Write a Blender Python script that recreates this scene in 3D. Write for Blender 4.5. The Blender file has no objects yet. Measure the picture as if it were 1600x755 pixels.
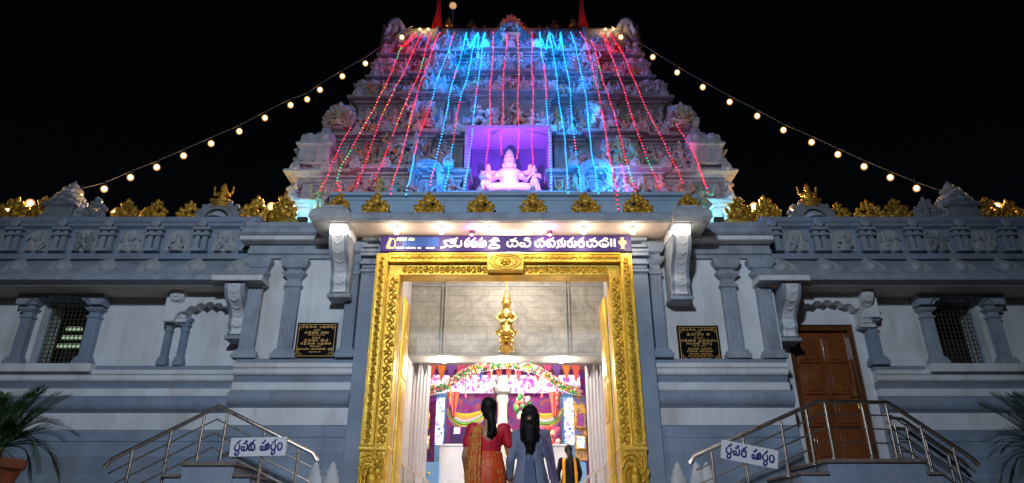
import bpy, math, random
from mathutils import Vector, Matrix
R = math.radians
rnd = random.Random(7)
SC = bpy.context.scene
COL = SC.collection

# ------------------------------------------------------------------ camera, world, light, exposure
TH = R(23.8); CT, ST = math.cos(TH), math.sin(TH)
cd = bpy.data.cameras.new('camera'); cam = bpy.data.objects.new('camera', cd); COL.objects.link(cam)
cam.location = (0, 0, 1.5); cam.rotation_euler = (R(90) + TH, 0, 0)
cd.lens = 36 * 1049 / 1600; cd.sensor_width = 36; cd.shift_x = 0.00125; cd.clip_start = .05; cd.clip_end = 600
SC.camera = cam
w = bpy.data.worlds.new('World'); SC.world = w; w.use_nodes = True
nt = w.node_tree; bg = nt.nodes['Background']
sky = nt.nodes.new('ShaderNodeTexSky'); sky.sky_type = 'NISHITA'; sky.sun_disc = False
sky.sun_elevation = R(35); sky.sun_rotation = R(180)
nt.links.new(sky.outputs[0], bg.inputs[0]); bg.inputs[1].default_value = 0.0005
# cool floodlight of the forecourt, high behind the visitors
fl = bpy.data.lights.new('forecourt_floodlight', 'SPOT'); fl.shadow_soft_size = .45; fl.spot_size = R(80); fl.spot_blend = 1
fl.energy = 4150; fl.color = (.70, .83, 1.0)
flo = bpy.data.objects.new('forecourt_floodlight', fl); COL.objects.link(flo)
flo.location = (-1.6, -3.0, 8.4); flo.scale = (1.32, .90, 1)
flo.rotation_euler = (Vector((-1.0, 11, 3.9)) - Vector(flo.location)).to_track_quat('-Z', 'Y').to_euler()
SC.view_settings.view_transform = 'Standard'; SC.view_settings.look = 'None'
SC.view_settings.exposure = 0; SC.view_settings.gamma = 1; SC.view_settings.use_curve_mapping = False
cy = SC.cycles
cy.use_denoising = True; cy.max_bounces = 6; cy.diffuse_bounces = 3; cy.glossy_bounces = 3
cy.transmission_bounces = 3; cy.transparent_max_bounces = 6; cy.sample_clamp_indirect = 3
cy.caustics_reflective = False; cy.caustics_refractive = False; cy.use_light_tree = True

def ray(px, py):
    u = (px - 798) / 1049; v = (377.5 - py) / 1049
    return u, CT - v * ST, ST + v * CT
def at(px, py, Y):                       # where the sight line of a measured photo point meets the plane y = Y
    u, a, b = ray(px, py); t = Y / a
    return Vector((u * t, Y, 1.5 + t * b))
def on_slope(px, py, a0=11.45, k=.31):   # ... meets the sloping face of the tower
    u, a, b = ray(px, py); t = (a0 - 6.4 * k) / (a - k * b)
    return Vector((u * t, t * a, 1.5 + t * b))

# ------------------------------------------------------------------ mesh helpers
class MB:
    def __init__(s): s.v = []; s.f = []; s.m = []
    def add(s, vs, fs, mi=0):
        o = len(s.v); s.v += [tuple(p) for p in vs]
        for f in fs: s.f.append([i + o for i in f]); s.m.append(mi)
        return s
    def box(s, x0, x1, y0, y1, z0, z1, mi=0):
        x0, x1 = min(x0, x1), max(x0, x1); y0, y1 = min(y0, y1), max(y0, y1); z0, z1 = min(z0, z1), max(z0, z1)
        return s.add([(x0,y0,z0),(x1,y0,z0),(x1,y1,z0),(x0,y1,z0),(x0,y0,z1),(x1,y0,z1),(x1,y1,z1),(x0,y1,z1)],
              [(0,3,2,1),(4,5,6,7),(0,1,5,4),(1,2,6,5),(2,3,7,6),(3,0,4,7)], mi)
    def loft(s, rings, mi=0, cap=True, closed=True):
        n = len(rings[0]); vs = [p for r in rings for p in r]; fs = []
        for i in range(len(rings) - 1):
            for j in range(n if closed else n - 1):
                k = (j + 1) % n
                fs.append((i*n + j, i*n + k, (i+1)*n + k, (i+1)*n + j))
        if cap and closed:
            fs.append(tuple(range(n))[::-1]); fs.append(tuple((len(rings)-1)*n + j for j in range(n)))
        return s.add(vs, fs, mi)
    def lathe(s, c, prof, seg=16, mi=0, sx=1, sy=1):   # prof: (r, z)
        return s.loft([[(c[0] + r*sx*math.cos(2*math.pi*j/seg), c[1] + r*sy*math.sin(2*math.pi*j/seg), c[2] + z) for j in range(seg)] for r, z in prof], mi)
    def rect(s, x0, x1, y0, y1, prof, mi=0):           # prof: (offset, z) - a rectangle swept upward
        return s.loft([[(x0-o, y0-o, z), (x1+o, y0-o, z), (x1+o, y1+o, z), (x0-o, y1+o, z)] for o, z in prof], mi)
    def prism(s, pts, axis, a, b, mi=0):               # polygon pts extruded along axis ('x': pts=(y,z), 'y': pts=(x,z))
        n = len(pts)
        if axis == 'x': vs = [(a, p[0], p[1]) for p in pts] + [(b, p[0], p[1]) for p in pts]
        elif axis == 'y': vs = [(p[0], a, p[1]) for p in pts] + [(p[0], b, p[1]) for p in pts]
        else: vs = [(p[0], p[1], a) for p in pts] + [(p[0], p[1], b) for p in pts]
        fs = [tuple(range(n)), tuple(range(2*n - 1, n - 1, -1))] + [(j, n + j, n + (j+1) % n, (j+1) % n) for j in range(n)]
        return s.add(vs, fs, mi)
    def sphere(s, c, r, seg=12, rings=8, mi=0):
        if not isinstance(r, (tuple, list)): r = (r, r, r)
        vs = [(c[0], c[1], c[2] - r[2])]; fs = []
        for i in range(1, rings):
            a = math.pi * i / rings - math.pi/2
            for j in range(seg):
                b = 2*math.pi*j/seg
                vs.append((c[0] + r[0]*math.cos(a)*math.cos(b), c[1] + r[1]*math.cos(a)*math.sin(b), c[2] + r[2]*math.sin(a)))
        vs.append((c[0], c[1], c[2] + r[2])); top = len(vs) - 1
        for j in range(seg):
            k = (j+1) % seg
            fs.append((0, 1 + k, 1 + j)); fs.append((top, 1 + (rings-2)*seg + j, 1 + (rings-2)*seg + k))
            for i in range(rings - 2):
                fs.append((1 + i*seg + j, 1 + i*seg + k, 1 + (i+1)*seg + k, 1 + (i+1)*seg + j))
        return s.add(vs, fs, mi)
    def tube(s, path, r, seg=8, mi=0, cap=True):
        path = [Vector(p) for p in path]; n = len(path)
        rs = r if isinstance(r, (list, tuple)) else [r]*n
        rings = []; up = None
        for i, p in enumerate(path):
            d = (path[min(i+1, n-1)] - path[max(i-1, 0)]).normalized()
            if up is None: up = Vector((0,0,1)) if abs(d.z) < .9 else Vector((0,1,0))
            a = d.cross(up)
            if a.length < 1e-5: a = d.orthogonal()
            a.normalize(); b = a.cross(d).normalized(); up = b
            rings.append([p + (a*math.cos(2*math.pi*j/seg) + b*math.sin(2*math.pi*j/seg))*rs[i] for j in range(seg)])
        return s.loft(rings, mi, cap)
    def cap(s, p0, p1, r0, r1, seg=12, mi=0):
        s.tube([p0, p1], [r0, r1], seg, mi); s.sphere(p0, r0, seg, 8, mi); s.sphere(p1, r1, seg, 8, mi); return s
    def grid(s, rows, mi=0): return s.loft(rows, mi, False, False)
    def xform(s, m): s.v = [tuple(m @ Vector(p)) for p in s.v]; return s
    def mirror_x(s, on=True):
        if on:
            s.v = [(-p[0], p[1], p[2]) for p in s.v]; s.f = [f[::-1] for f in s.f]
        return s
    def merge(s, o, m=None, mi=None):
        k = len(s.v); s.v += [tuple(m @ Vector(p)) if m else p for p in o.v]
        s.f += [[i + k for i in f] for f in o.f]; s.m += [mi if mi is not None else q for q in o.m]; return s
    def mesh(s, name, mats, off=None, smooth=35):
        if off is not None: vs = [(p[0]-off[0], p[1]-off[1], p[2]-off[2]) for p in s.v]
        else: vs = s.v
        me = bpy.data.meshes.new(name); me.from_pydata(vs, [], s.f)
        for m in mats: me.materials.append(m)
        me.polygons.foreach_set('material_index', s.m)
        if smooth:
            me.polygons.foreach_set('use_smooth', [True]*len(s.f)); me.set_sharp_from_angle(angle=R(smooth))
        me.update(); return me
ORG = {}
def put(name, me, parent=None, loc=(0,0,0), rz=0, sc=1):
    o = bpy.data.objects.new(name, me); COL.objects.link(o)
    o.location = loc; o.rotation_euler = (0, 0, rz)
    o.scale = sc if isinstance(sc, (tuple, list)) else (sc, sc, sc)
    if parent is not None: o.parent = parent; ORG[o] = ORG.get(parent, Vector((0,0,0)))
    return o
def bev(o, wd=.012, seg=2):
    b = o.modifiers.new('bevel', 'BEVEL'); b.width = wd; b.segments = seg; b.limit_method = 'ANGLE'; b.angle_limit = R(40); return o
def part(name, mb, mats, parent, smooth=35, bevel=0):   # mb in world coordinates; parent chain stands at ORG[parent]
    mats = mats if isinstance(mats, (list, tuple)) else [mats]
    off = ORG.get(parent, Vector((0,0,0)))
    o = put(name, mb.mesh(name, mats, off, smooth), parent)
    if bevel: bev(o, bevel)
    return o
def tag(o, label, cat, group=None):
    o['label'] = label; o['category'] = cat
    if group: o['group'] = group
    return o
def thing(name, label, cat, loc=(0,0,0), group=None):
    o = bpy.data.objects.new(name, None); COL.objects.link(o); o.location = loc; o.empty_display_size = .2
    ORG[o] = Vector(loc); return tag(o, label, cat, group)
def solid(name, label, cat, mb, mats, group=None, loc=(0,0,0), smooth=35, bevel=0):   # thing that is one mesh, mb in world coords
    mats = mats if isinstance(mats, (list, tuple)) else [mats]
    o = put(name, mb.mesh(name, mats, Vector(loc), smooth), None, loc)
    if bevel: bev(o, bevel)
    return tag(o, label, cat, group)
def struct(name, mb, mats, bevel=0):
    o = put(name, mb.mesh(name, mats if isinstance(mats, (list, tuple)) else [mats]))
    o['kind'] = 'structure'
    if bevel: bev(o, bevel)
    return o
def blob(mb, voxel, mats, smooth_n=2, name='blob'):     # fuse overlapping volumes into one continuous surface
    me = mb.mesh(name, [], None, 0); o = bpy.data.objects.new(name, me); COL.objects.link(o)
    m = o.modifiers.new('r', 'REMESH'); m.mode = 'VOXEL'; m.voxel_size = voxel; m.use_smooth_shade = True
    if smooth_n:
        q = o.modifiers.new('s', 'SMOOTH'); q.factor = .5; q.iterations = smooth_n
    dg = bpy.context.evaluated_depsgraph_get()
    out = bpy.data.meshes.new_from_object(o.evaluated_get(dg)); out.name = name
    bpy.data.objects.remove(o); bpy.data.meshes.remove(me)
    out.materials.clear()
    for x in (mats if isinstance(mats, (list, tuple)) else [mats]): out.materials.append(x)
    out.polygons.foreach_set('use_smooth', [True]*len(out.polygons))
    return out
def cut(me, test):                                       # drop the faces of a mesh where test(centre) holds
    import bmesh
    b = bmesh.new(); b.from_mesh(me)
    bmesh.ops.delete(b, geom=[f for f in b.faces if test(f.calc_center_median())], context='FACES')
    b.to_mesh(me); b.free(); return me
def shift(me, off):
    me.transform(Matrix.Translation(-Vector(off))); return me
def curve_pts(pts, n=6):                                 # Catmull-Rom through pts
    P = [Vector(p) for p in pts]; out = []
    for i in range(len(P) - 1):
        a, b, c, d = P[max(i-1, 0)], P[i], P[i+1], P[min(i+2, len(P)-1)]
        for k in range(n):
            t = k / n
            out.append(.5*((2*b) + (c-a)*t + (2*a-5*b+4*c-d)*t*t + (3*b-a-3*c+d)*t**3))
    return out + [P[-1]]
def _arc(cx, cy, rx, ry, a0, a1, n=10): return [(cx + rx*math.cos(R(a0 + (a1-a0)*k/n)), cy + ry*math.sin(R(a0 + (a1-a0)*k/n))) for k in range(n + 1)]
TICK = [(.25,.80),(.48,.76),(.85,1.06)]
SUB = [(.62,.02),(.80,-.16),(.62,-.40),(.30,-.40),(.22,-.22),(.42,-.16)]
VA = [(.30,.34),(.14,.42),(.02,.22),(.16,.02),(.40,.06),(.44,.34),(.34,.40)]
GLYPH = {   # strokes of the Telugu letters in a unit box (headline near 0.75, baseline 0)
 'dhru': (1.0, [_arc(.45,.34,.40,.34,60,-240), TICK, SUB]),
 've': (1.0, [VA, [(.40,.06),(.66,.0),(.90,.14),(.92,.50),(.80,.66)], [(.22,.72),(.52,.70),(.84,.98)], [(.52,.86),(.66,1.0)]]),
 'sha': (1.05, [_arc(.24,.26,.22,.24,0,360), [(.40,.44),(.10,.62),(.50,.64),(.92,.60)], [(.44,.24),(.60,.0),(.92,.12),(.92,.46),(.72,.56)], TICK]),
 'ka': (.95, [[(.04,.52),(.45,.60),(.90,.52)], [(.45,.58),(.18,.40),(.16,.12),(.46,-.02),(.80,.10),(.80,.36),(.60,.46)], TICK]),
 'maa': (1.62, [VA, [(.42,.08),(.62,.0),(.80,.10),(.84,.58)], [(.84,.16),(.98,.0),(1.10,.16),(1.10,.56),(1.30,.62),(1.48,.40),(1.38,.08),(1.20,.14)], [(.15,.74),(.45,.72),(.78,1.02)]]),
 'am': (.85, [_arc(.42,.34,.36,.36,90,450)]),
 'nu': (1.25, [[(.0,-.12),(.22,-.06),(.34,.20),(.20,.60),(.50,.66),(.92,.62)], [(.34,.20),(.56,.0),(.82,.14),(.80,.42),(.56,.40)], [(.82,.14),(1.0,.0),(1.18,.14),(1.18,.70)], [(.5,.80),(.74,.78),(.98,1.0)]]),
 'ta': (1.0, [[(.08,.62),(.04,.22),(.28,.0),(.48,.18),(.34,.42),(.2,.34)], [(.48,.18),(.70,.0),(.94,.20),(.90,.62)], [(.08,.66),(.5,.72),(.9,.62)], TICK]),
 'ku': (1.3, [[(.04,.54),(.45,.62),(.84,.52)], _arc(.44,.24,.30,.26,90,450), [(.74,.24),(.92,.0),(1.14,.10),(1.18,.50),(1.02,.60)], [(.35,.80),(.56,.78),(.9,1.04)]]),
 'shri': (1.1, [[(.10,.64),(.50,.70),(.92,.64)], [(.5,.66),(.3,.44),(.62,.36),(.42,.12)], _arc(.48,.0,.42,.2,150,-170), [(.3,.67),(.5,.94),(.8,.84),(.62,.68)]]),
 'be': (1.05, [[(.10,.62),(.04,.22),(.30,.0),(.50,.16),(.50,.40)], [(.50,.16),(.72,.0),(.98,.18),(.96,.54),(.70,.62),(.30,.62)], [(.28,.78),(.55,.74),(.88,1.0)]]),
 'vi': (1.05, [VA, [(.40,.06),(.66,.0),(.92,.14),(.94,.56),(.70,.72),(.44,.78),(.60,.96),(.96,.90)]]),
 'di': (1.0, [_arc(.46,.34,.44,.36,40,390), [(.30,.40),(.46,.18),(.70,.26)], [(.40,.74),(.62,.96),(.88,.82)]]),
 'bar': (.3, [[(.14,-.02),(.16,.9)]]),
 ' ': (.55, [])}
def lettering(words, w_, h_, cx, y, cz, thick=.02, rot=0):   # brush lettering fitted into a w_ x h_ box facing -y
    mb = MB(); x = 0; st = []
    for g in words:
        wd, ss = GLYPH[g]
        for q in ss: st.append([(x + p[0], p[1]) for p in q])
        x += wd + .14
    W = x - .14; kx = w_/max(W, .05); kz = h_/1.3; n = 3 if h_ > .06 else 1; seg = 6 if h_ > .06 else 4
    for q in st:
        c = curve_pts([(((p[0] - W/2)*kx), 0, (p[1] - .32)*kz) for p in q], n)
        mb.tube(c, [thick*(.8 + .35*math.sin(math.pi*min(1, (i + .6)/len(c)))) for i in range(len(c))], seg)
    m = Matrix.Translation((cx, y, cz)) @ Matrix.Rotation(-rot, 4, 'Y') @ Matrix.Diagonal((1, .25, 1, 1))
    return mb.xform(m)
LETTERS = [g for g in GLYPH if g not in (' ', 'bar')]
def scribble(n, seed):
    r = random.Random(seed); out = []
    for k in range(n): out.append(r.choice(LETTERS)); 
    for k in range(4, n, 6): out.insert(k, ' ')
    return out
def copy_tree(o, parent=None):
    c = o.copy(); COL.objects.link(c); c.parent = parent
    for ch in list(o.children): copy_tree(ch, c)
    return c
def point(name, loc, energy, col, r=.05, parent=None, spot=None, aim=None, blend=.5):
    l = bpy.data.lights.new(name, 'SPOT' if spot else 'POINT'); l.energy = energy; l.color = col; l.shadow_soft_size = r
    o = bpy.data.objects.new(name, l); COL.objects.link(o)
    if spot: l.spot_size = R(spot); l.spot_blend = blend
    if aim is not None: o.rotation_euler = (Vector(aim) - Vector(loc)).to_track_quat('-Z', 'Y').to_euler()
    off = ORG.get(parent, Vector((0,0,0))) if parent is not None else Vector((0,0,0))
    o.location = Vector(loc) - off
    if parent is not None: o.parent = parent
    return o

# ------------------------------------------------------------------ materials
MATS = {}
def mat(name, col, rough=.6, metal=0, var=.0, vscale=3, dirt=None, damt=.0, dscale=1.5, bump=0, bscale=40, emit=0, ecol=None, spec=.4, btype='noise', stretch=None, sample=True, coat=0, streak=0):
    m = bpy.data.materials.new(name); m.use_nodes = True; t = m.node_tree; L = t.links.new
    b = t.nodes['Principled BSDF']; b.inputs['Roughness'].default_value = rough; b.inputs['Metallic'].default_value = metal
    b.inputs['Specular IOR Level'].default_value = spec; b.inputs['Coat Weight'].default_value = coat
    tc = t.nodes.new('ShaderNodeTexCoord'); src = tc.outputs['Object']
    c = (*col, 1); b.inputs['Base Color'].default_value = c
    if var:
        n = t.nodes.new('ShaderNodeTexNoise'); n.inputs['Scale'].default_value = vscale; n.inputs['Detail'].default_value = 6
        L(src, n.inputs['Vector'])
        r = t.nodes.new('ShaderNodeMapRange'); r.inputs['From Min'].default_value = .3; r.inputs['From Max'].default_value = .7
        r.inputs['To Min'].default_value = 1 - var; r.inputs['To Max'].default_value = 1 + var*.6
        L(n.outputs[0], r.inputs['Value'])
        x = t.nodes.new('ShaderNodeMix'); x.data_type = 'RGBA'; x.blend_type = 'MULTIPLY'; x.inputs[0].default_value = 1
        x.inputs[6].default_value = c; L(r.outputs[0], x.inputs[7]); out = x.outputs[2]
        if dirt:
            mp = t.nodes.new('ShaderNodeMapping'); mp.inputs['Scale'].default_value = stretch or (1.6, 1.6, .5); L(src, mp.inputs['Vector'])
            n2 = t.nodes.new('ShaderNodeTexNoise'); n2.inputs['Scale'].default_value = dscale; n2.inputs['Detail'].default_value = 8; n2.inputs['Roughness'].default_value = .65
            L(mp.outputs[0], n2.inputs['Vector'])
            r2 = t.nodes.new('ShaderNodeMapRange'); r2.inputs['From Min'].default_value = .48; r2.inputs['From Max'].default_value = .78
            r2.inputs['To Max'].default_value = damt; L(n2.outputs[0], r2.inputs['Value'])
            y = t.nodes.new('ShaderNodeMix'); y.data_type = 'RGBA'; L(r2.outputs[0], y.inputs[0]); L(out, y.inputs[6]); y.inputs[7].default_value = (*dirt, 1); out = y.outputs[2]
        if streak:                       # rain streaks and grime running down
            mp3 = t.nodes.new('ShaderNodeMapping'); mp3.inputs['Scale'].default_value = (7, 7, .55); L(src, mp3.inputs['Vector'])
            n4 = t.nodes.new('ShaderNodeTexNoise'); n4.inputs['Scale'].default_value = 1; n4.inputs['Detail'].default_value = 7; n4.inputs['Roughness'].default_value = .7; L(mp3.outputs[0], n4.inputs['Vector'])
            r4 = t.nodes.new('ShaderNodeMapRange'); r4.inputs['From Min'].default_value = .55; r4.inputs['From Max'].default_value = .74; r4.inputs['To Max'].default_value = streak; L(n4.outputs[0], r4.inputs['Value'])
            z_ = t.nodes.new('ShaderNodeMix'); z_.data_type = 'RGBA'; L(r4.outputs[0], z_.inputs[0]); L(out, z_.inputs[6]); z_.inputs[7].default_value = (c[0]*.42, c[1]*.41, c[2]*.40, 1); out = z_.outputs[2]
            vo_ = t.nodes.new('ShaderNodeTexVoronoi'); vo_.feature = 'DISTANCE_TO_EDGE'; vo_.inputs['Scale'].default_value = .9; ns_ = t.nodes.new('ShaderNodeTexNoise'); ns_.inputs['Scale'].default_value = 2.5; ns_.inputs['Detail'].default_value = 6
            ad_ = t.nodes.new('ShaderNodeMix'); ad_.data_type = 'VECTOR'; ad_.inputs[0].default_value = .35; L(src, ns_.inputs['Vector']); L(src, ad_.inputs[4]); L(ns_.outputs[1], ad_.inputs[5]); L(ad_.outputs[1], vo_.inputs['Vector'])
            r5 = t.nodes.new('ShaderNodeMapRange'); r5.inputs['From Max'].default_value = .006; r5.inputs['To Min'].default_value = .14; r5.inputs['To Max'].default_value = 0; L(vo_.outputs[0], r5.inputs['Value'])
            y2 = t.nodes.new('ShaderNodeMix'); y2.data_type = 'RGBA'; L(r5.outputs[0], y2.inputs[0]); L(out, y2.inputs[6]); y2.inputs[7].default_value = (c[0]*.4, c[1]*.4, c[2]*.4, 1); out = y2.outputs[2]
        L(out, b.inputs['Base Color'])
        r3 = t.nodes.new('ShaderNodeMapRange'); r3.inputs['To Min'].default_value = max(.03, rough - .12); r3.inputs['To Max'].default_value = min(1, rough + .15)
        L(n.outputs[0], r3.inputs['Value']); L(r3.outputs[0], b.inputs['Roughness'])
    if bump:
        if btype == 'voronoi':
            n = t.nodes.new('ShaderNodeTexVoronoi'); n.feature = 'SMOOTH_F1'; h = n.outputs[0]
        else:
            n = t.nodes.new('ShaderNodeTexNoise'); n.inputs['Detail'].default_value = 5; h = n.outputs[0]
        n.inputs['Scale'].default_value = bscale; L(src, n.inputs['Vector'])
        bp = t.nodes.new('ShaderNodeBump'); bp.inputs['Strength'].default_value = bump; bp.inputs['Distance'].default_value = .02
        L(h, bp.inputs['Height']); L(bp.outputs[0], b.inputs['Normal'])
    if emit:
        b.inputs['Emission Color'].default_value = (*(ecol or col), 1); b.inputs['Emission Strength'].default_value = emit
        if not sample: m.cycles.emission_sampling = 'NONE'
    MATS[name] = m; return m
white = mat('white_limewash', (.73,.74,.76), .75, var=.14, vscale=1.3, dirt=(.34,.27,.20), damt=.75, dscale=.8, bump=.12, bscale=60, streak=.45)
blue = mat('steel_blue_paint', (.255,.315,.41), .6, var=.22, vscale=1.7, dirt=(.27,.25,.23), damt=.7, dscale=1.0, bump=.15, bscale=50, streak=.6)
grey = mat('blue_grey_paint', (.33,.37,.43), .65, var=.2, vscale=4, dirt=(.13,.14,.16), damt=.65, dscale=3, bump=.3, bscale=45, streak=.5)
stone_grey = mat('grey_stucco', (.25,.26,.28), .7, var=.25, vscale=6, dirt=(.10,.10,.11), damt=.7, dscale=4, bump=.4, bscale=40)
pale = mat('pale_stucco', (.42,.43,.45), .7, var=.2, vscale=6, dirt=(.18,.17,.17), damt=.6, dscale=4, bump=.3, bscale=40)
beam_blue = mat('powder_blue_paint', (.30,.42,.54), .6, var=.15, vscale=2, dirt=(.2,.24,.28), damt=.5, dscale=2, bump=.1)
soffit_m = mat('soffit_paint', (.58,.48,.42), .6, var=.08, vscale=1.5, dirt=(.5,.42,.36), damt=.35, dscale=1.2)
gold = mat('bright_gold_paint', (.82,.48,.05), .33, .75, var=.3, vscale=5, dirt=(.34,.15,.012), damt=.6, dscale=6, bump=.55, bscale=55, stretch=(1,1,1))
gold_flat = mat('smooth_gold_paint', (.84,.52,.07), .36, .6, var=.25, vscale=3, dirt=(.46,.22,.02), damt=.6, dscale=4, bump=.25, bscale=35, stretch=(1.5,1.5,.7))
gold_old = mat('aged_gold_paint', (.66,.36,.045), .4, .65, var=.35, vscale=12, dirt=(.12,.06,.012), damt=.7, dscale=14, bump=.5, bscale=40, stretch=(1,1,1))
brass = mat('brass', (.86,.56,.13), .27, .85, var=.1, vscale=10, bump=.1, bscale=60)
steel = mat('stainless_steel', (.72,.63,.54), .3, 1, var=.1, vscale=20)
wood = mat('varnished_teak', (.23,.062,.013), .4, var=.35, vscale=2.2, dirt=(.035,.011,.004), damt=.9, dscale=6, stretch=(7,7,.35), bump=.1, bscale=30, coat=.3)
wood_dark = mat('dark_teak', (.12,.038,.01), .4, var=.3, vscale=4, coat=.2)
granite = mat('brown_granite', (.22,.17,.14), .4, var=.35, vscale=30)
concrete = mat('forecourt_paving', (.24,.23,.22), .8, var=.25, vscale=2, bump=.2)
iron = mat('window_iron', (.10,.085,.06), .6, .4, var=.3, vscale=20)
dark = mat('dark_room', (.02,.02,.022), .9)
terra = mat('terracotta', (.35,.10,.04), .75, var=.25, vscale=6, bump=.15)
soil = mat('potting_soil', (.03,.022,.015), .95)
leafm = mat('palm_leaf', (.022,.055,.012), .45, var=.4, vscale=5)
black_gran = mat('black_granite', (.008,.008,.009), .12, var=.3, vscale=80, spec=.5)
gold_ink = mat('gilt_lettering', (.62,.36,.10), .4, .3)
sign_white = mat('sign_white', (.74,.74,.76), .5, var=.05)
ink_blue = mat('blue_lettering', (.018,.016,.16), .5)
board = mat('indigo_board', (.026,.009,.115), .5, var=.35, vscale=1.1)
board_blue = mat('blue_board_panel', (.018,.06,.26), .35, var=.2)
letter_white = mat('white_lettering', (.9,.88,.86), .5)
letter_gold = mat('yellow_lettering', (.85,.55,.2), .5)
letter_green = mat('pale_green_lettering', (.62,.8,.4), .5)
marble = mat('white_marble', (.72,.69,.72), .25, var=.1, vscale=2, dirt=(.42,.38,.42), damt=.5, dscale=2.5, stretch=(2.5,1,.6))
tile_w = mat('white_wall_tile', (.78,.74,.74), .35, var=.06, vscale=2, dirt=(.62,.55,.62), damt=.4, dscale=1.2)
curtain_m = mat('white_curtain', (.80,.76,.75), .85, var=.05, vscale=4)
_t = curtain_m.node_tree; _b = _t.nodes['Principled BSDF']; _tl = _t.nodes.new('ShaderNodeBsdfTranslucent'); _tl.inputs[0].default_value = (.85,.80,.80,1)
_mx = _t.nodes.new('ShaderNodeMixShader'); _mx.inputs[0].default_value = .55; _t.links.new(_b.outputs[0], _mx.inputs[1]); _t.links.new(_tl.outputs[0], _mx.inputs[2]); _t.links.new(_mx.outputs[0], _t.nodes['Material Output'].inputs[0])
lampw = mat('lit_lamp', (1,.93,.82), .5, emit=40, ecol=(1,.86,.66))
lampbox_m = mat('lit_glass_box', (1,.95,.85), .5, emit=4, ecol=(1,.90,.74))
bulb_m = mat('lit_bulb', (1,.9,.7), .4, emit=10, ecol=(1,.66,.30))
shell_m = bpy.data.materials.new('amber_bulb_halo'); shell_m.use_nodes = True; _t = shell_m.node_tree; _t.nodes.remove(_t.nodes['Principled BSDF'])  # glowing shell round each bulb imitates its bloom
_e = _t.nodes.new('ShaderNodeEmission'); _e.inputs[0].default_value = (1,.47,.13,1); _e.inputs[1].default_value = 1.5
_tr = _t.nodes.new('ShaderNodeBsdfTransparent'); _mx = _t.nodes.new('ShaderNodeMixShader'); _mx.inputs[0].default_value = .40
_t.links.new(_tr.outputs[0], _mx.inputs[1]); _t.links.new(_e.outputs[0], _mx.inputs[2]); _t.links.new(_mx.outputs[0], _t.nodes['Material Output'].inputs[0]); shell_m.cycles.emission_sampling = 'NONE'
cyan_m = mat('lit_cyan', (.4,.9,1), .4, emit=12, ecol=(.25,.75,1))
pink_m = mat('lit_pink', (1,.4,.8), .4, emit=14, ecol=(1,.25,.75))
black_cable = mat('black_cable', (.03,.03,.03), .6)
cable_w = mat('grey_cable', (.22,.18,.14), .6)
skin = mat('skin', (.46,.22,.12), .5, var=.1, vscale=8)
skin2 = mat('fair_skin', (.44,.24,.15), .5, var=.1, vscale=8)
hair = mat('black_hair', (.006,.005,.0045), .55, var=.4, vscale=3, dirt=(.018,.014,.012), damt=.6, dscale=9, stretch=(9,9,.6), bump=.2, bscale=70, spec=.25)
eyew = mat('eye_white', (.8,.8,.78), .3); eyed = mat('eye_iris', (.02,.012,.008), .2); lip = mat('lips', (.32,.08,.07), .45)
led = {k: mat('led_' + k, c, .4, emit=e, ecol=c, sample=False) for k, c, e in (
    ('red', (1,.012,.03), 2.6), ('blue', (.02,.44,1), 3.0), ('green', (.05,.8,.18), 1.6), ('amber', (1,.36,.05), 2.2), ('pink', (1,.06,.2), 3.2), ('white', (1,.8,.7), 3))}
LCOL = {'red': (1,.012,.0), 'blue': (.0,.28,1), 'pink': (1,.08,.35)}

def painted(name, cols, base, rough=.6, mixamt=.8):      # weathered figure paint in patches
    m = mat(name, base, rough, var=.25, vscale=7, dirt=(.10,.10,.11), damt=.6, dscale=6, bump=.3, bscale=30, stretch=(1,1,1))
    t = m.node_tree; L = t.links.new; b = t.nodes['Principled BSDF']
    lk = b.inputs['Base Color'].links[0]; prev = lk.from_socket
    tc = t.nodes.new('ShaderNodeTexCoord'); oi = t.nodes.new('ShaderNodeObjectInfo')
    ad = t.nodes.new('ShaderNodeVectorMath'); ad.operation = 'ADD'
    L(tc.outputs['Object'], ad.inputs[0]); L(oi.outputs['Random'], ad.inputs[1])
    n = t.nodes.new('ShaderNodeTexNoise'); n.inputs['Scale'].default_value = 3.2; n.inputs['Detail'].default_value = 1
    L(ad.outputs[0], n.inputs['Vector'])
    cr = t.nodes.new('ShaderNodeValToRGB'); cr.color_ramp.interpolation = 'CONSTANT'
    e = cr.color_ramp.elements; e[0].position = 0; e[0].color = (*cols[0], 1); e[1].position = .44; e[1].color = (*cols[1 % len(cols)], 1)
    for i, p in enumerate((.5, .57)):
        q = e.new(p); q.color = (*cols[(i + 2) % len(cols)], 1)
    L(n.outputs[0], cr.inputs[0])
    x = t.nodes.new('ShaderNodeMix'); x.data_type = 'RGBA'; x.inputs[0].default_value = mixamt
    L(prev, x.inputs[6]); L(cr.outputs[0], x.inputs[7]); L(x.outputs[2], b.inputs['Base Color'])
    return m
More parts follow.
